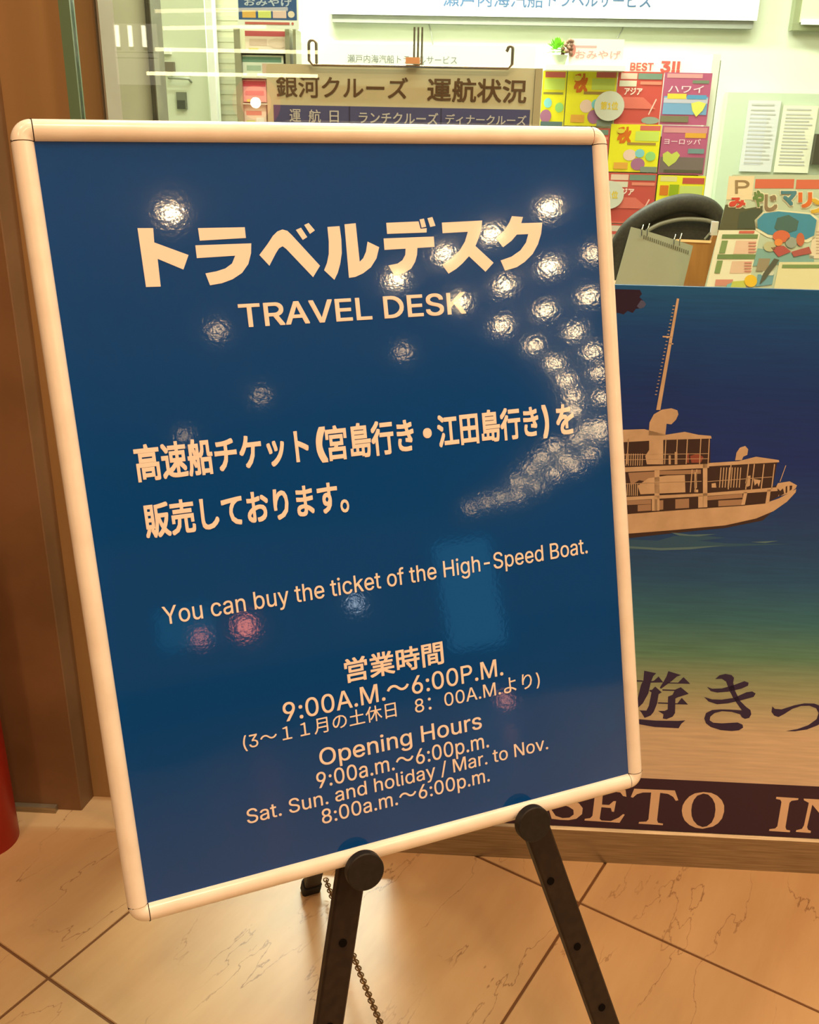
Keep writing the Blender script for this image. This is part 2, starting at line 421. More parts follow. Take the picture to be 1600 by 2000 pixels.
sign = empty('sign_board', 'glossy blue travel desk sign in a white frame, leaning on the black easel', 'sign')
sign.matrix_world = sign_M
MB().add([sg(u, v, z) for z in (-.008, 0) for u, v in IDEAL], [(0,1,2,3),(7,6,5,4),(0,4,5,1),(1,5,6,2),(2,6,7,3),(3,7,4,0)]).build('panel', M_blue, sign)
PROF = [(0,-.013),(0,.0008),(.0014,.0034),(.004,.0054),(.0075,.0062),(.011,.0058),(.0143,.0038),(.0163,.0008),(.0168,-.003),(.0160,-.013)]
def rail(p0, p1, outv):
    q = MB(); vs = []; n = len(PROF)
    for e in (p0, p1):
        for a, h in PROF: vs.append(sg(e[0]+outv[0]*a, e[1]+outv[1]*a, h))
    q.add(vs, [(k, (k+1) % n, n+(k+1) % n, n+k) for k in range(n)] + [tuple(range(n-1,-1,-1)), tuple(range(n, 2*n))])
    return q.build('frame_rail', M_white_frame, sign, smooth=50)
g = .0008
rail((-IU+g, IV), (IU-g, IV), (0, 1)); rail((-IU+g, -IV), (IU-g, -IV), (0, -1))
rail((-IU, -IV+g), (-IU, IV-g), (-1, 0)); rail((IU, -IV+g), (IU, IV-g), (1, 0))
for cx, cy in ((-1, 1), (1, 1), (1, -1), (-1, -1)):
    q = MB(); vs = []; fs = []; n = len(PROF); K = 10
    for k in range(K+1):
        t = math.pi/2*k/K
        for a, h in PROF: vs.append(sg(cx*(IU + math.cos(t)*a), cy*(IV + math.sin(t)*a), h - .0002))
    for k in range(K):
        for i in range(n-1): fs.append((k*n+i, k*n+i+1, (k+1)*n+i+1, (k+1)*n+i))
    q.add(vs, fs); q.build('corner_cap', M_white_frame, sign, smooth=50)
M_seam = mat('frame_seam', (60,45,35), .8, .2)
for cx in (-1, 1):
    for cy in (-1, 1):
        for (ax, ay, bx, by) in ((cx*IU-.0007, cy*IV, cx*IU+.0007, cy*(IV+.0166)), (cx*IU, cy*IV-.0007, cx*(IU+.0166), cy*IV+.0007)):
            MB().add([sg(x, y, z) for z in (-.0125, .0012) for x, y in ((ax, ay), (bx, ay), (bx, by), (ax, by))],
                     [(0,1,2,3),(4,5,6,7),(0,1,5,4),(1,2,6,5),(2,3,7,6),(3,0,4,7)]).build('seam_filler', M_seam, sign)

TH = .0003
def sgt(u, v): return sg(u, v, TH)
def line(segs, bold, ref=None):
    q = MB()
    for body, L_, R_, T_, B_, *rest in segs:
        u0 = uv(*L_)[0]; u1 = uv(*R_)[0]; v1 = uv(*T_)[1]; v0 = uv(*B_)[1]
        text_fit(q, body, u0, u1, v0, v1, sgt, rest[1] if len(rest) > 1 else bold, rest[0] if rest else ref, lift=(0, 0, 3e-5))
    return q.build('lettering', M_letter, sign, fix=False)
# heading glyphs, drawn stroke by stroke
def zc(ox, oy, k, pts): return [(ox + x*k, oy + y*k) for x, y in pts]
A = lambda pts: zc(230, 380, .4375, pts)
B = lambda pts: zc(700, 350, .34375, pts)
HEAD = [
 [A([(88,150),(158,150),(163,214),(316,270),(293,335),(178,287),(192,411),(126,413)])],
 [A([(358,150),(567,146),(572,194),(366,206)]),
  A([(346,227),(596,218),(595,262),(583,310),(555,350),(513,378),(465,396),(412,405),(391,352),(440,343),(480,330),(510,308),(524,273),(353,284)])],
 [A([(632,270),(668,222),(692,185),(712,165),(735,156),(757,162),(776,180),(903,318),(872,369),(752,243),(736,231),(720,240),(706,262),(677,318)]),
  A([(795,158),(818,148),(846,190),(826,203)]), A([(832,136),(852,127),(880,160),(858,176)])],
 [A([(936,145),(990,141),(998,200),(1000,262),(993,310),(982,350),(967,381),(921,338),(934,305),(942,265),(942,210)]),
  A([(1012,133),(1062,128),(1080,300),(1095,285),(1108,255),(1115,210),(1167,235),(1155,285),(1130,325),(1095,352),(1060,368),(1032,372)])],
 [B([(158,248),(342,240),(353,282),(388,278),(387,303),(163,311)]), B([(347,229),(372,224),(385,270),(359,276)]), B([(392,222),(420,215),(438,265),(408,272)]),
  B([(143,337),(428,326),(433,385),(335,391),(333,430),(322,470),(300,508),(262,532),(205,548),(170,490),(222,480),(250,460),(266,430),(268,395),(148,402)])],
 [B([(474,247),(703,235),(700,275),(685,330),(665,380),(768,475),(722,526),(628,438),(590,480),(555,510),(512,537),(475,485),(530,450),(575,405),(605,355),(622,299),(478,307)])],
 [B([(872,210),(935,215),(925,250),(1045,247),(1038,310),(1020,370),(990,425),(945,470),(900,500),(833,520),(808,462),(870,440),(920,405),(952,360),(965,312),(900,315),(870,350),(822,387),(780,335),(830,290),(858,245)])],
]
q = MB()
for g_ in HEAD:
    for pl in g_: q.poly([uv(*p) for p in pl], sgt)
q.build('lettering', M_letter, sign, fix=False)
line([('TRAVEL DESK', (464,594), (910.4,611), (464,594.4), (486,639))], .012, 'TEL')
line([('高速船チケット', (259,873), (603,876), (286,867), (270.6,943)),
      ('(', (617,868), (638,868), (632,833), (636,903)),
      ('宮島行き', (636,862), (808,850), (659,830), (647,901)),
      ('●', (826,846), (843,846), (834,836), (834,856)),
      ('江田島行き', (855,850), (1052,830), (954,800), (862,875)),
      (')', (1059,825), (1072,825), (1060,791), (1066,856)),
      ('を', (1086,820), (1121,820), (1101,789), (1118,847))], .026)
line([('販売しております', (277,984), (657.5,950), (306,981), (288,1053)),
      ('。', (665,990), (682,990), (673,975), (674,1001), None, .012)], .026)
line([('You can buy the ticket of the High-Speed Boat.', (315,1184), (1148,1083), (342,1181), (335,1218))], .004, 'Y')
line([('営業時間', (671,1293), (867.6,1297), (683.6,1285), (677.5,1334.6))], .018)
line([('9:00A.M.～6:00P.M.', (551.6,1382), (983,1317.5), (566,1370), (566,1407.7))], .006, '9')
line([('(3～１１月の土休日', (474,1447), (774,1390), (503,1432), (503,1457.7)),
      ('8：00A.M.より)', (809.5,1374), (1054,1330), (820.5,1364), (821.7,1390.6))], .003, '3')
line([('Opening Hours', (622.7,1472), (940.8,1415), (639,1459), (641,1493))], .006, 'O')
line([('9:00a.m.～6:00p.m.', (617.8,1522.7), (955,1457.7), (630.8,1506), (630.8,1537.7))], .005, '9')
line([('Sat. Sun. and holiday / Mar. to Nov.', (481.7,1595.8), (1070.8,1463.8), (494.7,1577.5), (494.7,1606.8))], .004, 'S')
line([('8:00a.m.～6:00p.m.', (628,1593.8), (956.6,1524.7), (639,1578), (641,1607))], .005, '8')

# ------------------------------------------------------------------ easel
easel = empty('display_easel', 'black metal tripod easel holding the blue sign', 'easel')
LOFF = -.026
def lp(px, py, off=LOFF): return on_plane(px, py, SC_C + SN*off, SN)
apexL, apexR = lp(795, 960), lp(812, 960)
apex = (apexL + apexR)/2
def to_floor(p, q):
    d = q - p; return p + d*(-(p.z)/d.z)
footL = to_floor(apexL, lp(641, 2000)); footR = to_floor(apexR, lp(1183, 2000))
easel.location = ((footL.x+footR.x)/2, (footL.y+footR.y)/2 + .1, 0)
EL = Vector(easel.location)
def local(p): return Vector(p) - EL
M_foot = mat('rubber_foot', (24,20,18), .7, .3)
M_hole = mat('screw_hole', (12,9,8), .9, .1)
def leg(p, q, w, t, side, holes=()):
    z = local(q); d = (z-local(p)).normalized()
    o = MB().bar(local(p), z - d*.02, w, t, side).build('leg', M_black, easel)
    MB().bar(z - d*.03, z - d*.001, w*1.15, t*1.3, side).build('rubber_foot', M_foot, o)
    for h in holes:
        hp = local(lp(*h, LOFF + t/2 + .0004))
        n = SN; MB().tube([hp - n*.001, hp + n*.0006], [.0042, .0042], 12).build('hole_disc', M_hole, o)  # near-black disc painted for the dark inside a hole
    return o
LL = leg(apexL, footL, .0285, .013, SX, [(670,1842),(644,2006)])
LR = leg(apexR, footR, .0285, .013, SX, [(1076,1721),(1128,1849),(1176,1968)])
rf = on_plane(606, 1738, Vector((0,0,0)), Vector((0,0,1)))
rf.z = 0.008
rear_top = apex - SN*.02
RL = leg(rear_top, Vector((rf.x, rf.y, 0.0)), .027, .016, SX)
MB().bar(local(apexL - SX*.02 + SN*.002), local(apexR + SX*.02 + SN*.002), .05, .012, SY).build('top_bracket', M_black, easel)
# crossbar low between the front legs
def along(p, q, t): return p + (q-p)*t
xbL, xbR = along(apexL, footL, .80), along(apexR, footR, .80)
MB().bar(local(xbL), local(xbR), .012, .008, SY).build('crossbar', M_black, easel)
# pegs with round knobs
for kx, ky in ((712, 1700), (1041, 1608)):
    c = lp(kx, ky, .012); k = MB()
    s0 = c - SN*(.012 - LOFF); 
    sh = c - SY*.0
    un = SN
    u_, v_ = uv(kx, ky)
    a, b = happ(H_fix, u_, -IV-.0225)
    k.tube([local(SC_C + SX*a + SY*b - SN*.03), local(SC_C + SX*a + SY*b + SN*.012)], .0052, 12)
    k.build('peg', M_black, easel)
    k2 = MB(); cc = local(lp(kx, ky, .0145))
    k2.tube([cc - SN*.0055, cc - SN*.0045, cc + SN*.0035, cc + SN*.0045], [.0165, .0182, .0182, .0172], 40)
    k2.build('knob', noise_mat('black_rubber_knob', (38,33,28), (30,26,22), 200, rough=.6), easel, smooth=40)
# chain between the rear leg and the crossbar
c0 = along(rear_top, Vector((rf.x, rf.y, 0)), .955)
cdir = ray(790, 2000)
# end point: on the front leg plane, at the crossbar height
c1 = xbL + (xbR-xbL)*.42
chain = MB(); N = 84
P0 = on_plane(636, 1716, rf, Vector((0,1,0))); P1 = c1
pts = []
for i in range(N+1):
    t = i/N; p = P0 + (P1-P0)*t; p.z -= .05*math.sin(math.pi*t)*.5; pts.append(p)
for i in range(N):
    a, b = pts[i], pts[i+1]; d = (b-a).normalized(); mid = (a+b)/2; L_ = (b-a).length*.78
    up = Vector((0,0,1)) if i % 2 else Vector((1,0,0)); s = (up - d*up.dot(d)).normalized(); 
    ring = [local(mid + d*L_*math.cos(2*math.pi*k/8) + s*.0042*math.sin(2*math.pi*k/8)) for k in range(9)]
    chain.tube(ring, .0011, 5, cap=False)
co = chain.build('chain', mat('brass_chain', (150,120,80), .35, .5, .8), easel, smooth=60); co['kind'] = 'stuff'

# ------------------------------------------------------------------ ferry poster on the lower part of the window
PD = .006
pz1 = wp(1400, 561.5, PD)[1]; ps0, ps1 = wp(760, 1500, PD)[0], 1.15
poster = shop('ferry_poster', 'large sea poster with white ferry and navy bottom band, low on the glass', 'poster', ps0, 0, sill_z)
def pl(px, py, lay=0):
    s, z = wp(px, py, PD); return (s-ps0, PD - .0001*lay - .0005, z-sill_z)
PF = lambda lay: (lambda x, y: pl(x, y, lay))
def sea():
    m = mat('printed_sea', (30,60,100), .35, .4); nt = m.node_tree; p = nt.nodes['Principled BSDF']; L = nt.links.new
    tc = nt.nodes.new('ShaderNodeTexCoord'); sx = nt.nodes.new('ShaderNodeSeparateXYZ'); L(tc.outputs['Object'], sx.inputs[0])
    top = pz1 - sill_z
    mr = nt.nodes.new('ShaderNodeMapRange'); mr.inputs[1].default_value = top; mr.inputs[2].default_value = 0; L(sx.outputs['Z'], mr.inputs[0])
    r = nt.nodes.new('ShaderNodeValToRGB'); e = r.color_ramp.elements
    def fr(y): return (pz1 - wp(1400, y, PD)[1])/top
    stops = [(562,(34,98,160)),(650,(24,76,150)),(760,(18,60,138)),(900,(18,54,138)),(1040,(24,74,142)),(1130,(30,92,150)),(1210,(54,122,146)),(1280,(96,152,136)),(1350,(166,180,150)),(1430,(222,206,180)),(1640,(232,212,190))]
    e[0].position = fr(stops[0][0]); e[0].color = rgb(*stops[0][1]); e[1].position = min(1, fr(stops[-1][0])); e[1].color = rgb(*stops[-1][1])
    for y, c in stops[1:-1]:
        k = e.new(fr(y)); k.color = rgb(*c)
    mp = nt.nodes.new('ShaderNodeMapping'); mp.inputs['Scale'].default_value = (4, 1, 60); L(tc.outputs['Object'], mp.inputs[0])
    n = nt.nodes.new('ShaderNodeTexNoise'); n.inputs['Scale'].default_value = 3; n.inputs['Detail'].default_value = 4; L(mp.outputs[0], n.inputs['Vector'])
    mr2 = nt.nodes.new('ShaderNodeMapRange'); mr2.inputs[1].default_value = .3; mr2.inputs[2].default_value = .7; mr2.inputs[3].default_value = .88; mr2.inputs[4].default_value = 1.1; L(n.outputs['Fac'], mr2.inputs[0])
    mx = nt.nodes.new('ShaderNodeMix'); mx.data_type = 'RGBA'; mx.blend_type = 'MULTIPLY'; mx.inputs[0].default_value = 1
    L(mr.outputs[0], r.inputs[0]); L(r.outputs[0], mx.inputs[6]); L(mr2.outputs[0], mx.inputs[7]); L(mx.outputs[2], p.inputs['Base Color'])
    return m
MB().box((0, PD-.0005, 0), (ps1-ps0, GD0-.001, pz1-sill_z)).build('printed_sheet', sea(), poster)
zb1 = (wp(1250,1518,PD)[1] + wp(1600,1537,PD)[1])/2 - sill_z
MB().box((0, PD-.0008, 0), (ps1-ps0, PD-.0004, zb1)).build('navy_band', mat('navy_print', (58,38,62), .35, .4), poster)
P_cream = mat('print_cream', (236,208,178), .4, .3)
P_ship = noise_mat('print_ship_white', (214,190,160), (200,176,146), 40, rough=.4)
P_shadow = mat('print_ship_shade', (66,52,52), .4, .3)
P_mid = mat('print_ship_mid', (170,142,118), .4, .3)
P_navy = mat('print_navy_ink', (56,48,88), .4, .3)
def flat(name, m, parent, polys, fn, label=None):
    q = MB()
    for p in polys:
        if isinstance(p, tuple): q.poly(p[0], fn, p[1])
        else: q.poly(p, fn)
    o = q.build(name, m, parent, fix=False)
    if label: o['label'] = label
    return o
C3 = lambda pts: zc(1060, 1510, .3375, pts)
flat('lettering', P_cream, poster, [
 C3([(215,90),(212,130),(200,128),(185,105),(155,97),(125,105),(115,125),(125,145),(160,160),(210,172),(232,200),(228,235),(195,262),(150,270),(100,268),(52,262),(35,205),(50,208),(75,245),(115,258),(155,255),(180,237),(178,210),(150,192),(100,178),(72,155),(70,120),(95,92),(140,82),(180,88),(200,95)]),
 C3([(300,85),(480,95),(485,135),(465,130),(450,110),(410,105),(350,103),(343,180),(385,182),(410,160),(425,160),(413,222),(400,220),(395,200),(340,195),(330,262),(340,272),(395,275),(440,255),(465,235),(475,238),(445,285),(242,272),(244,262),(275,258),(288,245),(305,105),(298,95)]),
 C3([(530,88),(765,98),(785,155),(770,158),(755,135),(725,118),(680,112),(662,270),(668,285),(697,290),(695,299),(555,290),(558,280),(600,278),(612,265),(628,110),(580,110),(545,120),(522,140),(510,136)]),
 (C3([(805,215),(810,185),(825,158),(848,133),(880,115),(930,107),(975,112),(1010,128),(1037,155),(1050,185),(1050,220),(1038,260),(1015,288),(985,307),(925,320),(885,314),(850,298),(822,272),(810,245)]),
  [C3([(860,213),(864,180),(875,152),(895,128),(930,116),(958,122),(982,145),(997,175),(1000,210),(994,250),(978,284),(950,305),(925,310),(895,298),(872,272),(862,245)])]),
 C3([(1352,135),(1480,143),(1478,153),(1440,158),(1428,170),(1405,310),(1410,325),(1432,330),(1430,340),(1310,332),(1312,322),(1345,318),(1358,305),(1382,165),(1375,152),(1350,147)]),
 C3([(1510,145),(1600,150),(1700,310),(1720,160),(1690,155),(1692,145),(1770,150),(1768,160),(1740,168),(1715,350),(1700,350),(1560,180),(1530,310),(1535,325),(1552,332),(1550,344),(1465,338),(1467,328),(1500,320),(1512,300),(1540,170),(1512,155)]),
 ], PF(5))
C4 = lambda pts: zc(1220, 1290, .2375, pts)
flat('lettering', P_navy, poster, [
 C4([(162,82),(260,103),(235,128),(215,180),(195,270),(150,350),(108,390),(90,400),(106,320),(135,200),(155,160)]),
 C4([(60,158),(150,162),(150,172),(60,170)]), C4([(205,170),(240,165),(280,130),(318,178),(205,180)]),
 C4([(205,240),(225,240),(252,212),(305,260),(280,275),(268,350),(240,420),(215,450),(165,470),(135,420),(120,408),(180,410),(200,370),(222,260),(205,250)]),
 C4([(360,86),(465,118),(430,130),(390,165),(300,230),(290,222),(325,165),(345,130)]), C4([(350,178),(440,180),(485,135),(540,190),(350,186)]),
 C4([(310,235),(415,238),(462,218),(528,272),(440,300),(418,310),(415,430),(395,460),(345,480),(315,475),(320,440),(275,412),(330,412),(355,400),(358,295),(395,280),(410,248),(312,245)]),
 C4([(275,342),(356,345),(356,355),(275,352)]), C4([(416,350),(435,350),(470,305),(522,360),(416,358)]),
 C4([(20,470),(90,478),(250,492),(440,495),(500,490),(465,520),(445,555),(250,545),(120,522),(60,508),(0,500)]),
 C4([(745,150),(780,120),(830,108),(880,118),(900,140),(893,180),(910,250),(950,330),(1000,380),(1035,405),(1042,440),(1025,470),(990,478),(965,465),(950,440),(880,420),(800,415),(740,430),(705,460),(700,490),(730,510),(800,515),(850,512),(930,508),(970,525),(975,550),(940,572),(880,578),(790,570),(710,545),(670,515),(655,475),(670,430),(720,405),(790,400),(870,402),(965,408),(930,360),(890,300),(860,240),(835,170),(800,148)]),
 C4([(678,215),(720,230),(800,228),(900,200),(985,168),(1020,180),(1015,205),(960,230),(850,255),(760,262),(710,250)]),
 C4([(655,298),(720,318),(800,320),(900,305),(1000,260),(1050,252),(1078,270),(1060,298),(960,325),(850,350),(760,358),(690,335)]),
 C4([(1215,375),(1235,395),(1290,400),(1400,365),(1480,350),(1560,352),(1620,375),(1660,420),(1650,480),(1590,530),(1500,565),(1400,580),(1325,578),(1420,562),(1510,530),(1580,480),(1595,430),(1575,390),(1520,370),(1450,372),(1380,395),(1310,440),(1265,463),(1230,450),(1208,420)]),
 ], PF(3))
C5 = lambda pts: zc(1180, 780, .2625, pts)
def R5(x0, y0, x1, y1, dy=0): return C5([(x0,y0),(x1,y0+dy),(x1,y1+dy),(x0,y1)])
def S5(x0, y0, x1, y1, w):
    d = math.hypot(x1-x0, y1-y0); nx, ny = -(y1-y0)/d*w/2, (x1-x0)/d*w/2
    return C5([(x0+nx,y0+ny),(x1+nx,y1+ny),(x1-nx,y1-ny),(x0-nx,y0-ny)])
wake = mat('print_wake', (52,98,138), .4, .3); foam = mat('print_foam', (92,132,150), .4, .3); darksea = mat('print_dark_water', (30,34,62), .4, .3)
flat('printed_waves', wake, poster, [C5([(-360,1035),(150,1040),(400,1050),(520,1015),(760,1015),(900,1030),(700,1050),(900,1070),(1400,1075),(900,1095),(500,1105),(150,1120),(-360,1125)])], PF(1))
flat('printed_foam', foam, poster, [C5([(480,985),(640,1005),(840,1000),(700,1018),(560,1012)]), C5([(160,1090),(420,1105),(620,1098),(900,1085),(640,1115),(420,1122),(160,1104)]), C5([(1090,1060),(1300,1050),(1200,1068)])], PF(2))
flat('printed_rock', mat('print_dark_rock', (48,34,58), .5, .3), poster, [[(1150,563),(1250,566),(1254,574),(1249,580),(1256,587),(1250,594),(1251,602),(1242,603),(1236,611),(1226,607),(1218,614),(1208,611),(1150,616)]], PF(1))  # dark rock of the poster's own print
flat('printed_rock_light', mat('print_rock_light', (84,92,130), .5, .3), poster, [[(1252,586),(1258,588),(1262,594),(1258,600),(1250,603),(1244,598)]], PF(2))
flat('printed_shade', P_shadow, poster, [C5([(-330,310),(790,285),(790,470),(1290,455),(1255,650),(1330,615),(1300,720),(1200,775),(150,855),(-330,870)]),
      C5([(-330,1000),(500,970),(900,932),(1150,880),(1250,835),(1180,900),(900,955),(500,995),(150,1035),(-330,1040)])], PF(2))
flat('printed_hull', P_ship, poster, [C5([(-330,866),(150,850),(430,828),(710,808),(1000,790),(1200,770),(1300,735),(1430,665),(1425,690),(1360,760),(1260,830),(1130,885),(900,936),(500,972),(150,1000),(-330,1010)])], PF(4))
flat('printed_hull_line', P_shadow, poster, [C5([(-330,862),(150,846),(430,824),(710,804),(1000,786),(1200,768),(1200,773),(1000,792),(710,811),(430,832),(150,854),(-330,870)])], PF(5))
mid = [R5(250,785,350,832,-6), R5(165,752,350,785,-8), R5(400,752,440,822,-4), R5(530,742,632,812,-6), R5(740,722,1030,752,-22), R5(850,752,1030,795,-10), R5(0,790,170,840,-6),
       R5(0,540,150,700), C5([(180,545),(375,535),(375,620),(260,600),(200,640)]), R5(412,530,720,560,-8)]
flat('printed_mid_tones', P_mid, poster, mid, PF(3))
lights = [C5([(-330,232),(130,225),(300,220),(460,262),(600,240),(700,262),(795,270),(800,290),(450,300),(130,318),(-330,326)]),
 C5([(-330,512),(140,505),(780,478),(780,508),(140,540),(-330,548)]), C5([(-330,735),(150,725),(780,695),(1290,652),(1290,680),(780,716),(150,752),(-330,764)]),
 C5([(780,472),(1000,458),(1130,425),(1300,450),(1303,466),(1000,484),(780,497)]),
 R5(375,520,412,832), R5(735,480,768,812), R5(355,740,395,828), R5(700,715,738,812), C5([(1040,690),(1066,688),(1045,792),(1018,794)]), C5([(1215,672),(1240,668),(1228,765),(1200,770)]),
 C5([(330,266),(338,170),(370,110),(430,75),(500,65),(545,80),(553,110),(535,150),(500,185),(465,180),(455,268)]),
 C5([(335,306),(440,300),(440,482),(318,482),(306,420),(335,375)]),
 C5([(975,452),(985,395),(1010,358),(1050,345),(1072,370),(1065,412),(1035,425),(1025,450)]),
 C5([(250,640),(330,585),(470,565),(600,560),(605,690),(270,705)])]
for x in (180, 460, 545, 620, 720, 783): lights.append(S5(x, 292, x-10, 480, 7))
for x in (945, 1075, 1118, 1190, 1268): lights.append(S5(x, 480, x-22, 668, 8))
for x in (655, 690): lights.append(S5(x, 520, x-14, 690, 8))
for y0, y1 in ((412, 402), (448, 440)): lights.append(S5(-330, y0+6, 780, y1, 4))
for y0, y1 in ((632, 608),): lights.append(S5(-330, y0+12, 725, y1, 4))
lights.append(S5(770, 610, 1250, 575, 4))
for x in (-20, -170, -320): lights.append(S5(x, 318, x-10, 505, 9)); lights.append(R5(x-30, 545, x+6, 870))
lights.append(C5([(-320,745),(-320,1012),(-420,1000),(-520,960),(-590,880),(-600,850),(-330,872)]))
lights.append(C5([(-330,500),(-330,560),(-470,590),(-600,850),(-580,860),(-440,620),(-330,600)]))
for k in range(9): lights.append(S5(150+k*17, 402, 146+k*17, 492, 6))
for k in range(7): lights.append(S5(160+k*15, 622, 156+k*15, 715, 6))
for k in range(8): lights.append(S5(870+k*21, 505, 858+k*21, 655, 7))
lights += [R5(480,415,496,482), R5(525,390,545,482), C5([(1060,570),(1090,565),(1085,640),(1065,650),(1050,620)]), C5([(1110,590),(1165,600),(1150,650),(1140,620),(1120,640)]), C5([(800,625),(830,620),(835,655),(800,655)]), R5(672,540,690,660), R5(670,700-30,700,690)]
lights += [C5([(1292,622),(1380,608),(1435,638),(1425,660),(1390,690),(1330,712),(1295,720),(1310,680),(1280,650)]), S5(1352, 490, 1308, 612, 5)]
flat('printed_superstructure', P_ship, poster, lights, PF(4))
C6 = lambda pts: zc(1150, 550, .28125, pts)
mast = [C6([(468,890),(497,890),(628,118),(612,115)]), C6([(513,376),(575,378),(575,388),(513,386)]), C6([(555,425),(588,428),(586,436),(553,433)])]
for k in range(26):
    t = k/26; x = 600-130*t-8; y = 165+640*t; mast.append(C6([(x-8,y),(x+6,y),(x+6,y+5),(x-8,y+5)]))
flat('printed_mast', P_ship, poster, mast, PF(5))
flat('printed_bow_shade', P_shadow, poster, [C5([(1300,690),(1330,660),(1340,700),(1302,722)]), C5([(1350,650),(1362,640),(1362,690),(1350,698)]), C5([(1380,640),(1400,640),(1396,668),(1380,680)])], PF(5))
flat('printed_people', mat('print_red_brown', (150,84,72), .5, .3), poster, [C5([(640,420),(700,400),(740,430),(720,470),(650,470)]), R5(478,630,505,690), R5(615,400,630,470)], PF(3))

# ------------------------------------------------------------------ red bin at far left
eg = on_plane(34, 1640, Vector((0,0,0)), Vector((0,0,1)))
R_ = .055
post_ = empty('bollard', 'red round post at the left edge, in front of the brown column', 'post', (eg.x-R_, eg.y, 0))
MB().lathe([(R_,0),(R_,.012),(R_,.56),(R_*.95,.58),(R_*.8,.595),(R_*.4,.604),(.001,.606)], 40, cap=True).build('body', mat('red_enamel', (150,26,12), .35, .5), post_, smooth=40)
MB().lathe([(R_*1.01,.50),(R_*1.02,.502),(R_*1.02,.53),(R_*1.01,.532)], 40).build('band', mat('pale_band', (200,190,170), .4, .4), post_, smooth=40)

# ------------------------------------------------------------------ things in the shop
def slab(name, label, cat, m, x0, y0, x1, y1, d, th=.01, group=None, skew=True):
    """upright rectangular thing, its front face at depth d, spanning the measured pixels"""
    s0, z0 = wp(x0, y1, d); s1, z1 = wp(x1, y0, d)
    r = shop(name, label, cat, s0, d, z0, group); r['_'] = 1
    del r['_']
    return r, s0, s1, z0, z1
def boxp(name, m, parent, s0, s1, z0, z1, bs, bz, y0, y1, label=None):
    o = MB().box((s0-bs, y0, z0-bz), (s1-bs, y1, z1-bz)).build(name, m, parent)
    if label: o['label'] = label
    return o
def rectm(px0, py0, px1, py1, d):
    """s0,s1,z0,z1 of a measured rectangle (mid-height columns, mid-width rows)"""
    cx, cy = (px0+px1)/2, (py0+py1)/2
    return wp(px0, cy, d)[0], wp(px1, cy, d)[0], wp(cx, py1, d)[1], wp(cx, py0, d)[1]

# wall-mounted long white sign
D = 3.24
s0, s1, z0, z1 = rectm(643, -70, 1487, 34, D)
r = shop('wall_sign', 'long white sign with blue-grey writing high on the shop wall', 'sign', s0, D, z0)
boxp('board', M_in_white, r, s0, s1, z0, z1, s0, z0, 0, .04)
boxp('painted_shadow', mat('sign_shadow_grey', (150,152,140), .5), r, s0+.01, s1-.01, z0-.03, z0-.001, s0, z0, .012, .045)  # grey strip painted in for the shadow below the sign
q = MB(); fn = lambda u, v: (u-s0, -.001, v-z0)
a, b, c, e = rectm(866, -16, 1062, 14, D); text_fit(q, '瀬戸内海汽船', a, b, c, e, fn, .012)
a, b, c, e = rectm(1072, -14, 1272, 14, D); text_fit(q, 'トラベルサービス', a, b, c, e, fn, .014)
q.build('lettering', mat('blue_grey_ink', (70,98,134), .5), r, fix=False)
for n_, (xa, ya, xb, yb) in enumerate(((835,34,846,96), (1223,42,1208,74))):
    pa, pb = wp(xa, ya, D), wp(xb, yb, D)
    MB().tube([(pa[0]-s0, .03, pa[1]-z0), ((pa[0]+pb[0])/2-s0+.004, .033, (pa[1]+pb[1])/2-z0), (pb[0]-s0, .035, pb[1]-z0)], .003, 6).build('cord', mat('grey_cord', (150,150,136), .6), r)

# picture frame at top right
s0, s1, z0, z1 = rectm(1557, -80, 1660, 60, D)
r = shop('wall_cabinet', 'pale box with grey rim at the top right corner of the shop wall', 'cabinet', s0, D, z0)
boxp('rim', mat('grey_green_rim', (150,156,120), .4), r, s0, s1, z0, z1, s0, z0, 0, .05)
boxp('front', mat('pale_yellow_front', (236,240,196), .3), r, s0+.026, s1-.026, z0+.03, z1-.03, s0, z0, -.012, 0)
boxp('painted_highlight', M_in_white, r, s0+.03, s1-.03, z0+.02, z0+.04, s0, z0, -.02, -.012)  # white strip painted in for the highlight along the bottom

# notice board with two sheets
D = 3.2
s0, s1, z0, z1 = rectm(1402, 182, 1680, 560, D)
r = shop('notice_board', 'pale grey-green board on the right shop wall behind the two notices', 'board', s0, D, z0)
boxp('panel_sheet', mat('pale_green_panel', (196,208,182), .5), r, s0, s1, z0, z1, s0, z0, .04, .09)
M_ink = mat('faint_grey_ink', (192,190,184), .6)
def sheet(label, x0, y0, x1, y1, col, rows, d=3.21, tint=None):
    s0, s1, z0, z1 = rectm(x0, y0, x1, y1, d)
    r = shop('notice_sheet', label, 'notice', s0, d, z0, 'notices on the shop wall')
    boxp('paper', mat('paper_%d_%d_%d' % col, col, .6), r, s0, s1, z0, z1, s0, z0, .02, .026)
    q = MB(); h = (z1-z0)
    q.box((.1*(s1-s0), .0185, h*.93), (.8*(s1-s0), .0195, h*.955))
    for k in range(rows):
        zz = h*(.86 - .8*k/rows); q.box((.1*(s1-s0), .0185, zz), ((.9 - .2*random.random())*(s1-s0), .0195, zz+.006))
    q.build('printed_lines', M_ink, r)
    if tint: boxp('printed_tint', mat('pale_lilac_ink', (206,206,214), .6), r, s0+.1*(s1-s0), s1-.05, z0+.1*h, z1-.2*h, s0, z0, .0192, .0199)
    return r
sheet('narrow pale lilac notice sheet, left of the two on the shop wall', 1456, 196, 1519, 336, (214,214,212), 14, tint=1)
sheet('wider cream notice sheet, right of the two on the shop wall', 1524, 206, 1592, 338, (232,230,204), 16)
s0, s1, z0, z1 = rectm(1591, 262, 1640, 322, D)
r = shop('dark_frame', 'dark object cut by the right edge beside the cream notice', 'frame', s0, 3.2, z0)
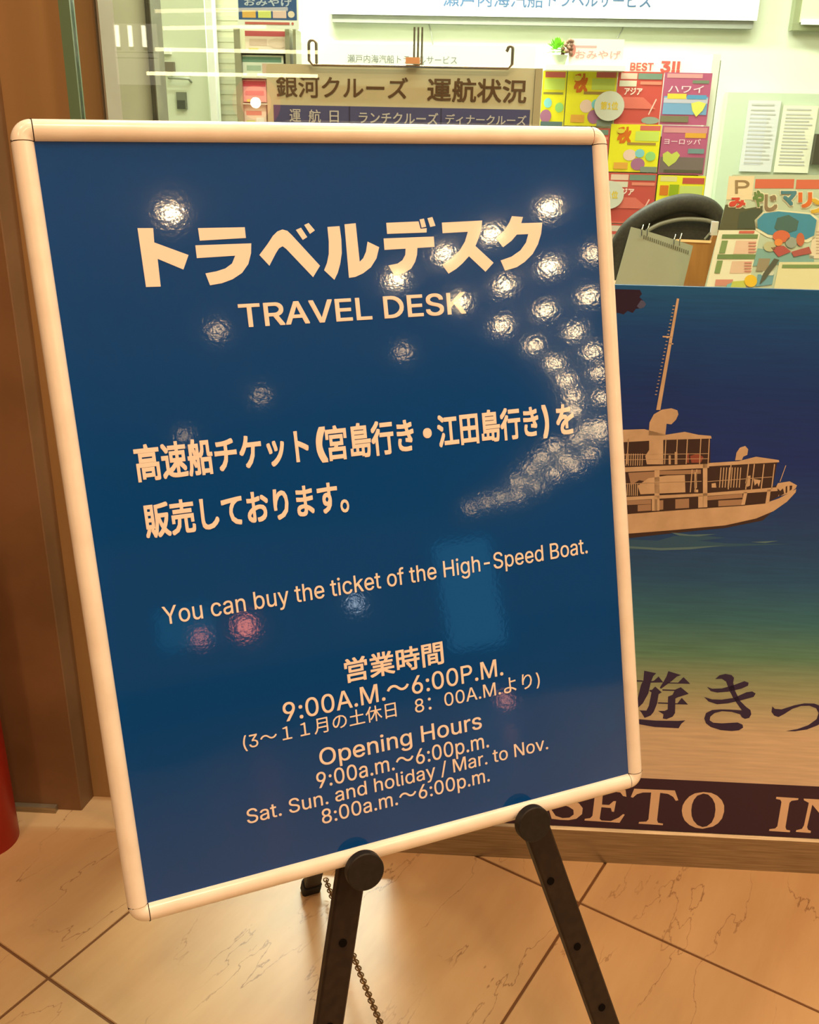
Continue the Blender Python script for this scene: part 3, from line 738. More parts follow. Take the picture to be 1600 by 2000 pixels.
boxp('border', mat('dark_olive', (70,66,50), .5), r, s0, s1, z0, z1, s0, z0, 0, .03)
boxp('inset', mat('dark_olive_inset', (50,48,38), .3), r, s0+.03, s1-.03, z0+.03, z1-.03, s0, z0, -.004, 0)

# white cabinets at the left of the shop
D = 2.3
s0, s1, z0, z1 = rectm(303, -140, 408, 560, D); z0 = .02
r = shop('tall_cabinet', 'tall pale cabinet with small dark plates, left behind the dark post', 'cabinet', s0, D, z0)
boxp('body', mat('pale_cabinet', (222,228,206), .4), r, s0, s1, z0, z1, s0, z0, .01, .18)
def plate(name, col, x0, y0, x1, y1, t=.008, par=None, dd=D):
    a, b, c, e = rectm(x0, y0, x1, y1, dd); return boxp(name, mat('m_%d_%d_%d' % col, col, .5), par or r, a, b, c, e, s0, z0, -t, .011)
plate('dark_plate', (126,116,100), 306, 121, 341, 141)
o = plate('key_plate', (120,124,108), 346, 180, 364, 213); plate('key_slot', (72,76,64), 348, 196, 363, 212, .010)
a, b, c, e = rectm(334, 148, 372, 160, D)
q = MB(); y = -.03
q.tube([(a-s0, .01, e-z0-.005), (a-s0, y, e-z0-.008), (b-s0-.01, y, e-z0-.01), (b-s0, y+.005, (c+e)/2-z0), (b-s0, .01, c-z0)], .004, 8)
q.build('handle', mat('grey_handle', (160,166,148), .4), r, smooth=60)
plate('bright_label', (250,250,238), 310, 96, 334, 106)
D2 = 2.25
s0, s1, z0, z1 = rectm(404, -140, 417, 300, D2)
r = shop('white_post', 'slim white vertical post between the cabinet and the left leaflet rack', 'post', s0, D2, .02)
MB().box((0, 0, .012), (s1-s0, .03, 2.66)).build('upright', M_in_white, r)
MB().box((-.02, -.02, 0), (s1-s0+.02, .05, .012)).build('foot_plate', M_steel, r)
D = 2.5
s0, s1, z0, z1 = rectm(421, -140, 585, 560, D); z0 = .02
r = shop('side_panel', 'pale beige cupboard behind the left leaflet rack', 'cupboard', s0, D, z0)
boxp('body', mat('beige_cupboard', (218,214,190), .5), r, s0, s1, z0, z1, s0, z0, 0, .05)
q = MB()
for k in range(22):
    q.box((.01, -.004, 1.02+k*.035), (.115, 0, 1.035+k*.035))
q.build('louvres', mat('beige_louvre', (206,204,182), .5), r)

# left leaflet rack
D = 2.28
s0, s1, z0, z1 = rectm(464, 56, 586, 420, D); z0 = .5
r = shop('leaflet_rack', 'narrow grey leaflet rack under the navy notice, left in the shop', 'rack', s0, D, z0)
M_rk = mat('smoky_acrylic', (150,146,120), .3); M_rk2 = mat('pale_acrylic', (206,204,182), .3)
w = s1-s0
q = MB(); q.box((0, 0, 0), (.022, .12, z1-z0)); q.build('side', M_rk, r)
q = MB(); q.box((w-.045, 0, 0), (w-.03, .12, z1-z0)).box((w-.018, 0, 0), (w-.008, .12, z1-z0)); q.build('side', M_rk, r)
MB().box((.022, .09, 0), (w-.045, .10, z1-z0)).build('back_sheet', M_rk2, r)
MB().box((.022, .0, 0), (w-.045, .09, .01)).build('base', M_rk, r)
for yy in (101, 150, 201, 248):
    zz = wp(515, yy, 2.30)[1]-z0; MB().box((.022, .0, zz-.006), (w-.045, .09, zz-.002)).build('pocket_base', M_rk2, r)
def leaf(name, label, cat, x0, y0, x1, y1, d, base, prints, group, th=.006, extra_down=0.0, base_z=None):
    s0, s1, z0, z1 = rectm(x0, y0, x1, y1, d); z0b = z0 - extra_down
    r = shop(name, label, cat, s0, d, z0b, group)
    boxp('cover', mat('cov_%d_%d_%d' % base, base, .35, .4), r, s0, s1, z0b, z1, s0, z0b, 0, th)
    W_, H_ = s1-s0, z1-z0
    for i, pr in enumerate(prints):
        kind, col = pr[0], pr[1]; mm = mat('pr_%d_%d_%d' % col, col, .4, .3); lay = -.0005 - .0003*i
        q = MB()
        if kind == 'r':
            _, _, a, b, c, e = pr; q.poly([(a,b),(c,b),(c,e),(a,e)], lambda x, y: (x*W_, lay, y*H_ + extra_down))
        elif kind == 'e':
            _, _, cx, cy, rx, ry = pr; q.poly([(cx+rx*math.cos(t*math.pi/10), cy+ry*math.sin(t*math.pi/10)) for t in range(20)], lambda x, y: (x*W_, lay, y*H_ + extra_down))
        elif kind == 'p':
            q.poly(pr[2], lambda x, y: (x*W_, lay, y*H_ + extra_down))
        elif kind == 't':
            _, _, body, a, b, c, e, bold = pr; text_fit(q, body, a, c, b, e, lambda x, y: (x*W_, lay, y*H_ + extra_down), bold)
        nm = {'t': 'lettering'}.get(kind, 'printed_shape')
        q.build(nm, mm, r, fix=False)
    return r
G1 = 'leaflets in the left rack'
leaf('leaflet', 'white leaflet with crimson heading, top of the left rack', 'leaflet', 479, 60, 564, 99, 2.30, (226,206,190),
     [('r',(196,88,96),.0,.72,.95,.98), ('r',(220,200,120),.08,.0,.3,.12), ('r',(206,178,162),.1,.25,.5,.58), ('e',(214,190,172),.74,.38,.22,.26)], G1)
leaf('leaflet', 'white leaflet with teal heading, middle of the left rack', 'leaflet', 474, 108, 554, 148, 2.30, (224,228,210),
     [('r',(110,146,124),.0,.66,.95,.92), ('r',(226,216,96),.1,.0,.35,.12), ('r',(170,188,166),.1,.25,.45,.5), ('r',(214,180,158),.48,.05,.98,.6)], G1)
leaf('leaflet', 'pink leaflet with crimson heading, third down in the left rack', 'leaflet', 475, 156, 520, 199, 2.30, (238,160,160),
     [('r',(196,72,88),.02,.7,.98,.94), ('r',(224,120,128),.1,.3,.9,.5), ('r',(236,206,110),.15,.0,.6,.12)], G1)
leaf('leaflet', 'pale pink leaflet with yellow patch, lowest in the left rack', 'leaflet', 477, 204, 520, 246, 2.30, (232,206,186),
     [('r',(214,130,116),.1,.5,.8,.7), ('r',(214,212,120),.1,.1,.5,.26), ('r',(240,232,220),.55,.1,.9,.4)], G1)
leaf('rack_notice', 'navy notice with coloured squares above the left leaflet rack', 'notice', 463, -40, 583, 56, 2.26, (240,242,228),
     [('r',(62,92,140),.02,.18,.97,.999), ('r',(226,176,92),.08,.22,.3,.37), ('r',(214,220,120),.34,.22,.55,.37), ('r',(230,196,184),.58,.22,.8,.37), ('e',(232,214,190),.88,.30,.055,.07),
      ('t',(190,200,214),'おみやげ',.12,.46,.9,.62,.02), ('r',(200,104,92),.12,.085,.85,.135), ('e',(200,110,96),.9,.11,.02,.03)], 'notices in the shop')

# white counter sign behind the easel board
D = 2.6
s0, s1, z0, z1 = rectm(568, 87, 1046, 134, D)
r = shop('counter_sign', 'bright white counter sign with small grey writing, behind the schedule board', 'sign', s0, D, z0-.15)
boxp('board', mat('bright_white_board', (252,252,246), .4), r, s0, s1, z0-.15, z1, s0, z0-.15, 0, .03)
q = MB(); a, b, c, e = rectm(679, 108, 893, 124, D)
text_fit(q, '瀬戸内海汽船トラベルサービス', a, b, c, e, lambda u, v: (u-s0, -.001, v-z0+.15), .004); q.build('lettering', mat('grey_ink', (140,146,140), .5), r, fix=False)
# counter carrying it
r = shop('service_counter', 'long white counter across the back of the shop', 'counter', s0-.05, D-.02, .02)
cz = z0-.15-.02; cw = s1-s0+.05
MB().box((-.02, -.02, cz-.04), (cw+.02, .175, cz)).build('worktop', M_in_white, r)
MB().box((0, .02, .06), (cw, .17, cz-.04)).build('body', mat('counter_body', (216,220,204), .5), r)
MB().box((.02, .04, 0), (cw-.02, .16, .06)).build('plinth', M_rk, r)

# schedule board with wire hanger
D = .34
s0, s1, z0, z1 = rectm(522, 129, 1056, 760, D); s0 = wp(522, 190, D)[0]; s1 = wp(1057, 190, D)[0]
br = shop('schedule_board', 'beige cruise schedule board with blue band, behind the glass above the blue sign', 'sign board', s0, D, z0)
M_bg = noise_mat('beige_board', (216,214,180), (208,206,170), 8, rough=.4)
MB().box((0, 0, 0), (s1-s0-.012, .012, z1-z0)).build('panel', M_bg, br)
MB().box((s1-s0-.0115, -.003, 0), (s1-s0, .016, z1-z0)).build('edge_strip', mat('grey_beige_edge', (186,178,142), .5), br)
a, b, c, e = rectm(535, 204.5, 1035, 250, D)
bfn = lambda lay: (lambda u, v: (u-s0, -.0003*lay, v-z0))
zt = (wp(535,204,D)[1]+wp(1035,215,D)[1])/2
MB().box((a-s0, -.0004, zt-.30-z0), (b-s0, 0, zt-z0)).build('blue_band', mat('slate_blue_print', (84,88,132), .4), br)
q = MB()
def seg(q, body, x0, x1, yt, yb, d, fn, bold, xm=None, ref=None):
    xm = xm or (x0+x1)/2; ym = (yt+yb)/2
    text_fit(q, body, wp(x0, ym, d)[0], wp(x1, ym, d)[0], wp(xm, yb, d)[1], wp(xm, yt, d)[1], fn, bold, ref)
seg(q, '銀河クルーズ', 540, 797, 149, 192, D, bfn(3), .012)
seg(q, '運航状況', 835, 1029, 153, 200, D, bfn(3), .016)
q.build('lettering', mat('brown_ink', (104,82,54), .5), br, fix=False)
q = MB()
seg(q, '運', 566, 588, 213, 238, D, bfn(4), .012); seg(q, '航', 603, 627, 214, 239, D, bfn(4), .012); seg(q, '日', 644, 662, 216, 239, D, bfn(4), .012)
seg(q, 'ランチクルーズ', 701, 856, 219, 242, D, bfn(4), .014); seg(q, 'ディナークルーズ', 870, 1028, 224, 244, D, bfn(4), .014)
q.build('lettering', mat('pale_ink', (206,208,206), .5), br, fix=False)
q = MB()
for xx in (683, 862):
    u = wp(xx, 224, D)[0]; q.box((u-s0-.0008, -.0010, zt-.3-z0), (u-s0+.0008, -.0004, zt-z0))
q.build('column_line', mat('dark_rule', (60,60,86), .5), br)
# easel-type stand holding it
st = shop('wire_board_stand', 'chrome wire stand with end hooks and three centre rods, on top of the schedule board', 'stand', (s0+s1)/2, D+.02, 0.02)
sm = (s0+s1)/2; zs = .02
def X(px, py): s_, z_ = wp(px, py, D-.008); return (s_-sm, -.028, z_-zs)
q = MB(); zbar = (X(610,126)[2]+X(998,134)[2])/2; zh = .0
xl, xr = X(604,126)[0], X(1000,134)[0]
tl = X(610, 78)[2]; tr = X(998, 90)[2]
def arc(cx, z, r, y, sgn): return [(cx + sgn*(r - r*math.cos(t)), y + 0*t, z + r*math.sin(t)) for t in [math.pi*k/8 for k in range(9)]]
pts = [(xl+.012, -.028, tl-.035)] + [(xl+.006+.006*math.cos(t), -.028, tl-.006+.006*math.sin(t)) for t in [math.pi*k/8 for k in range(9)]] + [(xl, -.028, zbar+.006), (xl+.006, -.028, zbar)]
pts += [(xr-.006, -.028, zbar), (xr, -.028, zbar+.006)] + [(xr-.004-.0*t+.004*math.cos(t), -.028+.0, tr-.005+.005*math.sin(t)) for t in [math.pi*k/8 for k in range(9)]] + [(xr-.010, -.028, tr-.008)]
q.tube(pts, .0024, 8); q.build('hook_bar', M_chrome, st, smooth=60)
q = MB()
for dx in (-.0062, 0, .0062):
    c = X(816, 110); q.tube([(c[0]+dx, -.020, c[2]-.012), (c[0]+dx, -.020, X(816, 52)[2])], .0016, 8)
q.build('centre_rods', M_chrome, st, smooth=60)
a_, b_ = X(793, 112), X(820, 125)
MB().box((a_[0], -.034, b_[2]), (b_[0], -.022, a_[2])).build('clip', mat('orange_clip', (236,170,120), .4), st)
MB().tube([(c[0], .02, .01), (c[0], .02, X(816, 120)[2])], .008, 12).build('pole', M_chrome, st, smooth=60)
MB().lathe([(.15,0),(.15,.008),(.02,.016),(.012,.03)], 32, (c[0], .02, 0), cap=True).build('base', M_chrome, st, smooth=40)

# brochure rack, back right
D = 2.78
s0, s1, z0, z1 = rectm(1052, 100, 1409, 620, D)
s0 = wp(1052, 180, D)[0]; s1 = wp(1407, 120, D)[0]; z1 = wp(1300, 104, D)[1]; z0 = .02
rk = shop('brochure_rack', 'white brochure rack of travel leaflets standing against the shop wall', 'rack', s0, D, z0)
w = s1-s0
MB().box((0, .05, .1), (w, .07, z1-z0)).build('back_board', mat('white_rack_board', (240,242,228), .4), rk)
for x in (0, w-.03): MB().box((x, .0, 0), (x+.03, .09, z1-z0-.0)).build('upright', mat('white_rack_upright', (224,230,208), .4), rk)
MB().box((w, .02, 0), (w+.008, .06, z1-z0-.02)).build('edge_gasket', mat('grey_green_gasket', (132,138,110), .5), rk)
zt_row = [wp(1300, y, D)[1] for y in (150, 247, 345, 443)]
for k, zz in enumerate(zt_row):
    MB().box((.03, -.0145, zz-z0-.2165), (w-.03, .05, zz-z0-.2150)).build('shelf', mat('clear_shelf', (214,220,204), .3), rk)
q = MB(); seg(q, 'BEST', 1235, 1281, 121, 137, D, lambda u, v: (u-s0, .0485, v-z0), .02); seg(q, '3!!', 1295, 1334, 118, 141, D, lambda u, v: (u-s0, .0485, v-z0), .03)
q.build('lettering', mat('red_ink', (206,96,84), .5), rk, fix=False)
# the brochures: 4 columns, staggered rows
Y_, LG, PU, SK, OR, MG, RD = (232,220,40), (196,212,96), (170,110,142), (132,196,200), (226,160,60), (180,92,124), (198,82,72)
aut = [('r',(206,104,92),.58,.88,.98,.98), ('r',LG,.5,.66,.97,.86), ('t',(214,110,30),'秋',.14,.6,.42,.95,.05), ('r',(166,130,66),.35,.575,.92,.625), ('e',(232,196,178),.42,.36,.13,.12), ('e',SK,.62,.40,.095,.09), ('e',(150,204,120),.84,.34,.1,.1), ('e',PU,.6,.17,.14,.13), ('r',(226,164,70),.12,.06,.4,.2), ('r',(132,140,124),.66,.0,.99,.12), ('e',(220,200,70),.2,.86,.08,.05)]
redb = [('r',(224,190,170),.06,.86,.42,.97), ('r',(214,206,184),.04,.72,.42,.83), ('r',(120,142,124),.44,.86,.97,.97), ('r',(226,134,112),.5,.76,.97,.82), ('t',(244,214,200),'アジア',.16,.56,.56,.70,.03), ('p',(216,112,96),[(.05,.52),(.6,.52),(.9,.3),(.1,.3)]), ('e',(150,158,142),.8,.08,.2,.07), ('p',(240,190,176),[(.88,.5),(.9,.48),(.76,.18),(.74,.2)]), ('r',(214,108,90),.1,.0,.7,.03)]
magb = [('r',(214,150,150),.05,.9,.8,.98), ('r',(120,132,110),.6,.8,.95,.86), ('t',(240,206,214),'ハワイ',.1,.62,.85,.76,.01), ('r',(120,160,196),.03,.2,.97,.55), ('r',(190,186,200),.03,.42,.97,.52), ('r',(230,200,72),.1,.50,.5,.6), ('r',(92,150,190),.52,.5,.93,.58), ('p',(218,214,100),[(.62,.42),(.78,.46),(.94,.42),(.88,.28),(.76,.16),(.66,.28)]), ('r',(124,118,92),.0,.05,.6,.17)]
mag2 = [('r',(206,140,142),.03,.86,.97,.97), ('r',(218,158,60),.5,.76,.95,.86), ('t',(240,206,214),'ヨーロッパ',.06,.62,.85,.74,.01), ('r',(120,104,98),.02,.03,.97,.36), ('r',(116,142,140),.6,.44,.95,.54), ('p',(196,200,90),[(.06,.42),(.16,.48),(.25,.42),(.36,.48),(.44,.4),(.36,.26),(.22,.16),(.08,.28)]), ('r',(92,88,66),.12,.04,.97,.1)]
yel2 = [('r',(220,206,140),.05,.88,.4,.98), ('r',(190,84,70),.52,.84,.98,.96), ('r',(212,120,40),.06,.6,.24,.8), ('r',(150,168,30),.26,.6,.46,.82), ('r',(196,206,110),.48,.6,.96,.8), ('r',(176,132,70),.25,.5,.9,.55)]
G2 = 'brochures in the tall rack'
rows = [(1058,138,1104,246,Y_,'yellow brochure with coloured spots, first column of the tall rack',[('r',(200,96,88),.1,.88,.95,.98),('r',LG,.08,.66,.95,.86),('r',(140,130,66),.06,.575,.9,.615),('e',SK,.28,.42,.17,.09),('e',(150,204,120),.78,.34,.18,.09),('e',PU,.22,.18,.24,.12),('r',(96,118,118),.02,.0,.96,.08)],0),
 (1106,138,1202,246,Y_,'yellow autumn brochure topping the second column of the tall rack',aut,0),
 (1204,140,1292,243,RD,'red brochure topping the third column of the tall rack',redb,0),
 (1294,142,1386,244,MG,'magenta and blue seaside brochure topping the last column of the tall rack',magb,0),
 (1190,243,1288,336,Y_,'yellow autumn brochure, second down in the third column of the tall rack',aut,1),
 (1094,250,1188,340,RD,'red brochure mostly hidden by the sign frame, second down in the second column',redb,1),
 (1290,246,1380,341,MG,'magenta brochure with pale heart, second down in the last column of the tall rack',mag2,1),
 (1184,338,1279,436,RD,'red brochure above the black chair, third down in the third column',redb,2),
 (1281,343,1373,440,Y_,'yellow and green brochure above the black chair, third down in the last column',yel2,2),
 (1176,438,1270,536,RD,'red and grey brochure behind the left side of the black chair',[('r',(206,190,170),.05,.86,.6,.97),('r',(180,160,142),.05,.7,.6,.8)],3),
 (1272,441,1366,536,MG,'magenta brochure behind the black chair back',mag2,3)]
for x0, y0, x1, y1, base, lab, pr, row in rows:
    leaf('brochure', lab, 'brochure', x0, y0, x1, y1, D-.004*row-.022, base, pr, G2, th=.006)
for (cx, cy, lab) in ((1191, 207, 'round grey rank sticker with yellow numeral between the top brochures'), (1191, 381, 'round grey rank sticker with yellow numeral beside the sign frame')):
    s_, z_ = wp(cx, cy, D-.05); r = shop('rank_badge', lab, 'badge', s_, D-.05, z_, 'rank badges on the rack')
    q = MB(); q.tube([(0,.012,0),(0,.008,0)], .058, 24); o = q.build('disc', mat('badge_grey', (206,202,184), .4), r)
    for v in o.data.vertices: v.co.z *= .93
    q = MB(); text_fit(q, '第1位', -.034, .034, -.014, .016, lambda u, v: (u, .0075, v), .02); q.build('lettering', mat('badge_yellow', (222,190,60), .4), r, fix=False)

# plant + pink card on a small ledge at the top of the rack
DL = D-.09
s_, z_ = wp(1092, 127, DL)
la, lb = wp(1098, 130, DL-.02)[0], wp(1222, 130, DL-.02)[0]
MB().box((wp(1066,130,DL-.02)[0]-s0, -.12, z_-.018-z0), (lb-s0, .0495, z_-z0)).build('top_ledge', mat('pale_ledge', (236,240,226), .4), rk)
pot = shop('potted_plant', 'small bright green plant with brownish flowers left of the pink card', 'plant', s_, DL, z_)
MB().lathe([(.022,0),(.030,.030),(.032,.034),(.027,.034),(.024,.028)], 20, cap=True).build('pot', mat('pale_green_pot', (206,216,186), .6), pot, smooth=40)
q = MB()
for k in range(110):
    a = random.uniform(0, 6.28); e = random.uniform(-.3, 1.4); L_ = random.uniform(.02, .046); d = Vector((math.cos(a)*math.cos(e), math.sin(a)*math.cos(e), math.sin(e)))
    b0 = Vector((-.010, 0, .050)) + d*L_*.5; s = d.cross(Vector((0,0,1))).normalized()*.009; tip = b0 + d*L_*.6
    q.add([b0, b0+d*L_*.3+s, tip, b0+d*L_*.3-s], [(0,1,2,3)])
o = q.build('foliage', mat('bright_green_leaf', (150,214,70), .5), pot, fix=False); o['kind'] = 'stuff'
q = MB()
for k in range(22):
    a = random.uniform(0, 6.28); p = Vector((.026+.016*math.cos(a), -.01+.012*math.sin(a), .030+random.uniform(0,.055)))
    q.lathe([(.001,-.008),(.007,-.004),(.008,.002),(.001,.008)], 8, p)
o = q.build('flowers', mat('dusky_brown_petals', (150,112,92), .6), pot, smooth=60); o['kind'] = 'stuff'
leaf('pink_card', 'pale pink card with faint red writing standing on the tall rack', 'card', 1112, 76, 1218, 127, DL-.01, (244,226,216),
     [('r',(226,168,164),.08,.66,.50,.74), ('t',(222,164,160),'おみやげ',.12,.22,.95,.56,.01), ('e',(216,140,126),.05,.55,.07,.25)], None, extra_down=.0)

# ---- foreground shop furniture: counter under the leaflets, wood stand, calendar, flyer
czz = wp(1400, 575, .35)[1]
r = shop('window_counter', 'low counter just inside the glass, behind the ferry poster', 'counter', wp(1150,575,.3)[0], .06, .02)
MB().box((0, 0, czz-.06), (1.1, .42, czz-.02)).build('worktop', noise_mat('oak_top', (176,128,70), (150,104,54), 3, stretch=(1,8,1), rough=.4), r)
MB().box((.02, .02, 0), (1.08, .40, czz-.06)).build('body', M_in_white, r)

def tilted(px0, py0, d0, tilt):
    """plane leaning back by tilt, through a pixel at depth d0"""
    s, z = wp(px0, py0, d0); p0 = W(s, d0, z); n = (DD*math.cos(tilt) - Vector((0,0,1))*math.sin(tilt)).normalized(); up = (Vector((0,0,1))*math.cos(tilt) + DD*math.sin(tilt)).normalized()
    return p0, n, up
class Leaning:
    def __init__(s, name, label, cat, px, py, d, tilt, group=None):
        s.p0, s.n, s.up = tilted(px, py, d, tilt)
        s.o = empty(name, label, cat, s.p0, 0, group); M4 = Matrix.Identity(4)
        for i in range(3): M4[i][0] = SD[i]; M4[i][1] = s.n[i]; M4[i][2] = s.up[i]; M4[i][3] = s.p0[i]
        s.o.matrix_world = M4
    def uv(s, px, py, lay=0): q = on_plane(px, py, s.p0, s.n) - s.p0; return (q.dot(SD), -.0003*lay, q.dot(s.up))
    def slab(s, name, m, pts, th=.002):
        a = [s.uv(*p) for p in pts]; n = len(a)
        vs = [(x, y, z) for x, y, z in a] + [(x, th, z) for x, y, z in a]
        return MB().add(vs, [tuple(range(n)), tuple(range(2*n-1, n-1, -1))] + [(k, n+k, n+(k+1) % n, (k+1) % n) for k in range(n)]).build(name, m, s.o)
    def ink(s, col, pts, lay=1, name='printed_shape'):
        return MB().poly(pts, lambda x, y: s.uv(x, y, lay)).build(name, mat('pr_%d_%d_%d' % col, col, .45, .3), s.o, fix=False)
    def text(s, col, body, x0, y0, x1, y1, lay=2, bold=.0, shear=0.):
        q = MB(); text_fit(q, body, x0, x1, -y1, -y0, lambda u, v: s.uv(u, -v, lay), bold, shear=shear)
        return q.build('lettering', mat('pr_%d_%d_%d' % col, col, .45, .3), s.o, fix=False)
def rc(x0, y0, x1, y1, k=-.20):
    return [(x0 + k*0, y0), (x1, y0), (x1 + k*(y1-y0), y1), (x0 + k*(y1-y0), y1)]
def el(cx, cy, rx, ry, n=18): return [(cx+rx*math.cos(2*math.pi*k/n), cy+ry*math.sin(2*math.pi*k/n)) for k in range(n)]

# wooden stand + light edge
F = Leaning('wooden_stand', 'brown wooden display stand between the calendar page and the aquarium leaflet', 'stand', 1360, 560, .30, .22)
F.slab('board', noise_mat('brown_stand_wood', (168,118,60), (140,94,44), 4, stretch=(12,1,1), rough=.45), [(1290,470),(1388,474),(1396,452),(1404,450),(1382,575),(1280,575)], .014)
F.slab('light_edge', mat('light_wood_edge', (238,200,144), .4), [(1322,467),(1390,470),(1388,475),(1320,472)], .0142).location = (0, -.0012, 0)
F.slab('side_edge', mat('light_wood_side', (204,160,104), .4), [(1404,449),(1408,449),(1381,575),(1377,575)], .0142).location = (0, -.0012, 0)
# calendar page with rings
F = Leaning('desk_calendar', 'blank grey-green ring-bound calendar page leaning in front of the black chair', 'calendar', 1270, 560, .22, .3)
F.slab('page', noise_mat('grey_green_paper', (158,162,138), (150,154,130), 3, rough=.6), [(1233,443),(1256,449),(1312,466),(1354,480),(1331,575),(1196,575)], .003)
q = MB()
for k in range(22):
    t = k/21; x = 1258 + t*(1344-1258); y = 463 + t*(493-463); p = F.uv(x, y, 2); q.box((p[0]-.0008, -.0006, p[2]-.0028), (p[0]+.0008, -.0002, p[2]+.0028))
q.build('punched_holes', mat('dark_punch', (96,96,74), .7), F.o)
for (x, y) in ((1253,462),(1316,481)):
    for dx, hh in ((0, 22), (12, 24)):
        p = F.uv(x+dx*.9, y-1); t_ = F.uv(x+dx+3, y-hh)
        MB().tube([(p[0], -.002, p[2]), (p[0]-.001, -.007, (p[2]+t_[2])/2), (t_[0], -.002, t_[2]), (t_[0], .005, (p[2]+t_[2])/2)], .0009, 6).build('wire_ring', M_chrome, F.o, smooth=60)
# black office chair
D = 1.45
cs, cz_ = wp(1318, 560, D)
ch = shop('office_chair', 'black round-backed office chair behind the counter', 'chair', cs, D+.25, .02)
M_ch = noise_mat('black_mesh_fabric', (62,56,42), (48,44,34), 150, rough=.55); M_ch2 = mat('chair_plastic', (74,68,54), .3)
def cp(px, py): s_, z_ = wp(px, py, D); return (s_-cs, z_-.02)
outer = [(1182,640),(1186,560),(1196,490),(1218,446),(1250,417),(1288,398),(1330,388),(1366,390),(1394,402),(1412,425),(1422,460),(1424,520),(1414,640)]
inner = [(1212,640),(1214,560),(1222,500),(1240,462),(1264,440),(1296,420),(1332,408),(1364,410),(1386,420),(1398,440),(1404,470),(1404,530),(1396,640)]
def spl(P, n=5):
    out = []
    for i in range(len(P)-1):
        p0, p1, p2, p3 = P[max(i-1,0)], P[i], P[i+1], P[min(i+2, len(P)-1)]
        for k in range(n):
            t = k/n; out.append(tuple(.5*((2*p1[j]) + (-p0[j]+p2[j])*t + (2*p0[j]-5*p1[j]+4*p2[j]-p3[j])*t*t + (-p0[j]+3*p1[j]-3*p2[j]+p3[j])*t**3) for j in (0,1)))
    return out + [P[-1]]
outer = spl(outer); inner = spl(inner)
q = MB(); pts = [cp((a[0]+b[0])/2, (a[1]+b[1])/2) for a, b in zip(outer, inner)]
q.tube([(x, -.20-.04*math.cos(x*6), z) for x, z in pts], [.026]*len(pts), 10)
q.build('back_frame', M_ch, ch, smooth=60)
q = MB(); pc = [cp(*p) for p in inner]; q.poly(pc, lambda x, z: (x, -.20-.045*math.cos(x*6), z)); q.poly(pc, lambda x, z: (x, -.195-.045*math.cos(x*6), z))
q.build('backrest', M_ch, ch, fix=False)
rail_p = spl([(1262,452),(1290,437),(1330,428),(1372,429),(1400,436)])
q = MB(); q.tube([(cp(*p)[0], -.255, cp(*p)[1]) for p in rail_p], .006, 8); q.build('lumbar_rail', mat('grey_rail', (128,122,100), .3), ch, smooth=60)
MB().box((-.22, -.22, .42), (.22, .22, .47)).build('seat', M_ch, ch)
MB().tube([(0,0,.08),(0,0,.42)], .025, 14).build('gas_column', M_ch2, ch, smooth=60)
MB().bar((0,.02,.44), (0,-.22,.75), .06, .015, (1,0,0)).build('back_stem', M_ch2, ch)
for k in range(5):
    a = k*2*math.pi/5 + .3; e = (.27*math.cos(a), .27*math.sin(a))
    o = MB().bar((0,0,.08), (e[0], e[1], .055), .04, .025, (-math.sin(a), math.cos(a), 0)).build('base_arm', M_ch2, ch)
    MB().tube([(e[0]-.01, e[1], .025), (e[0]+.01, e[1], .025)], .025, 14).build('caster', M_foot, o)

# aquarium leaflet
F = Leaning('aquarium_leaflet', 'colourful aquarium leaflet leaning inside the glass at the right edge', 'leaflet', 1480, 560, .14, .32)
base = noise_mat('pale_green_leaflet', (190,206,178), (182,198,168), 4, rough=.45)
F.slab('page', base, [(1432,341),(1720,343),(1700,600),(1368,600)], .004)
F.ink((228,212,172), rc(1424,344,1474,390,-.12), 1)
F.text((150,128,88), 'P', 1436, 352, 1464, 378, 2, -.004, .3)
F.ink((204,104,74), rc(1476,350,1552,368,-.1)); F.ink((204,104,74), rc(1556,351,1640,369,-.1))
F.ink((86,88,60), [(1417,400),(1440,398),(1456,408),(1490,402),(1486,449),(1404,449)], 1, 'printed_forest')
F.ink((70,82,62), [(1445,415),(1470,408),(1490,410),(1486,447),(1440,446)], 2, 'printed_forest')
for chx, col, x0, y0, x1, y1 in (('み',(204,72,54),1424,386,1456,406),('や',(104,134,72),1470,372,1492,405),('じ',(140,122,92),1493,380,1518,413),('マ',(74,130,142),1525,373,1556,402),('リ',(214,110,48),1559,376,1586,406),('ン',(214,178,60),1583,388,1622,417)):
    F.text((226,222,190), chx, x0-2, y0-2, x1+2, y1+2, 2, .085); F.text(col, chx, x0, y0, x1, y1, 4, .05)
F.ink((222,222,186), [(1490,414),(1520,410),(1585,416),(1600,428),(1594,464),(1578,474),(1500,464),(1476,450),(1474,430)], 2, 'printed_blob')
F.ink((64,140,166), [(1492,417),(1520,413),(1582,419),(1595,430),(1590,460),(1574,468),(1500,458),(1480,446),(1479,430)], 3, 'printed_blob')
F.ink((70,104,96), [(1518,426),(1540,420),(1560,432),(1556,450),(1530,458),(1512,446)], 4)
F.ink((206,106,70), el(1526,462,17,12), 5); F.ink((226,140,70), el(1520,474,8,7), 6); F.ink((150,160,146), el(1545,474,11,11), 5)
F.ink((190,104,70), el(1563,468,8,13), 5); F.ink((176,84,76), [(1505,484),(1530,480),(1545,492),(1520,502)], 5); F.ink((170,90,80), [(1545,492),(1580,482),(1585,495),(1550,502)], 5)
F.ink((186,186,140), el(1503,482,12,10), 5); F.ink((126,170,160), [(1480,485),(1590,500),(1590,512),(1470,520)], 2)
F.ink((86,90,74), [(1512,505),(1522,508),(1495,545),(1483,556),(1490,535)], 6); F.ink((150,140,110), [(1482,505),(1505,505),(1498,530),(1476,530)], 3)
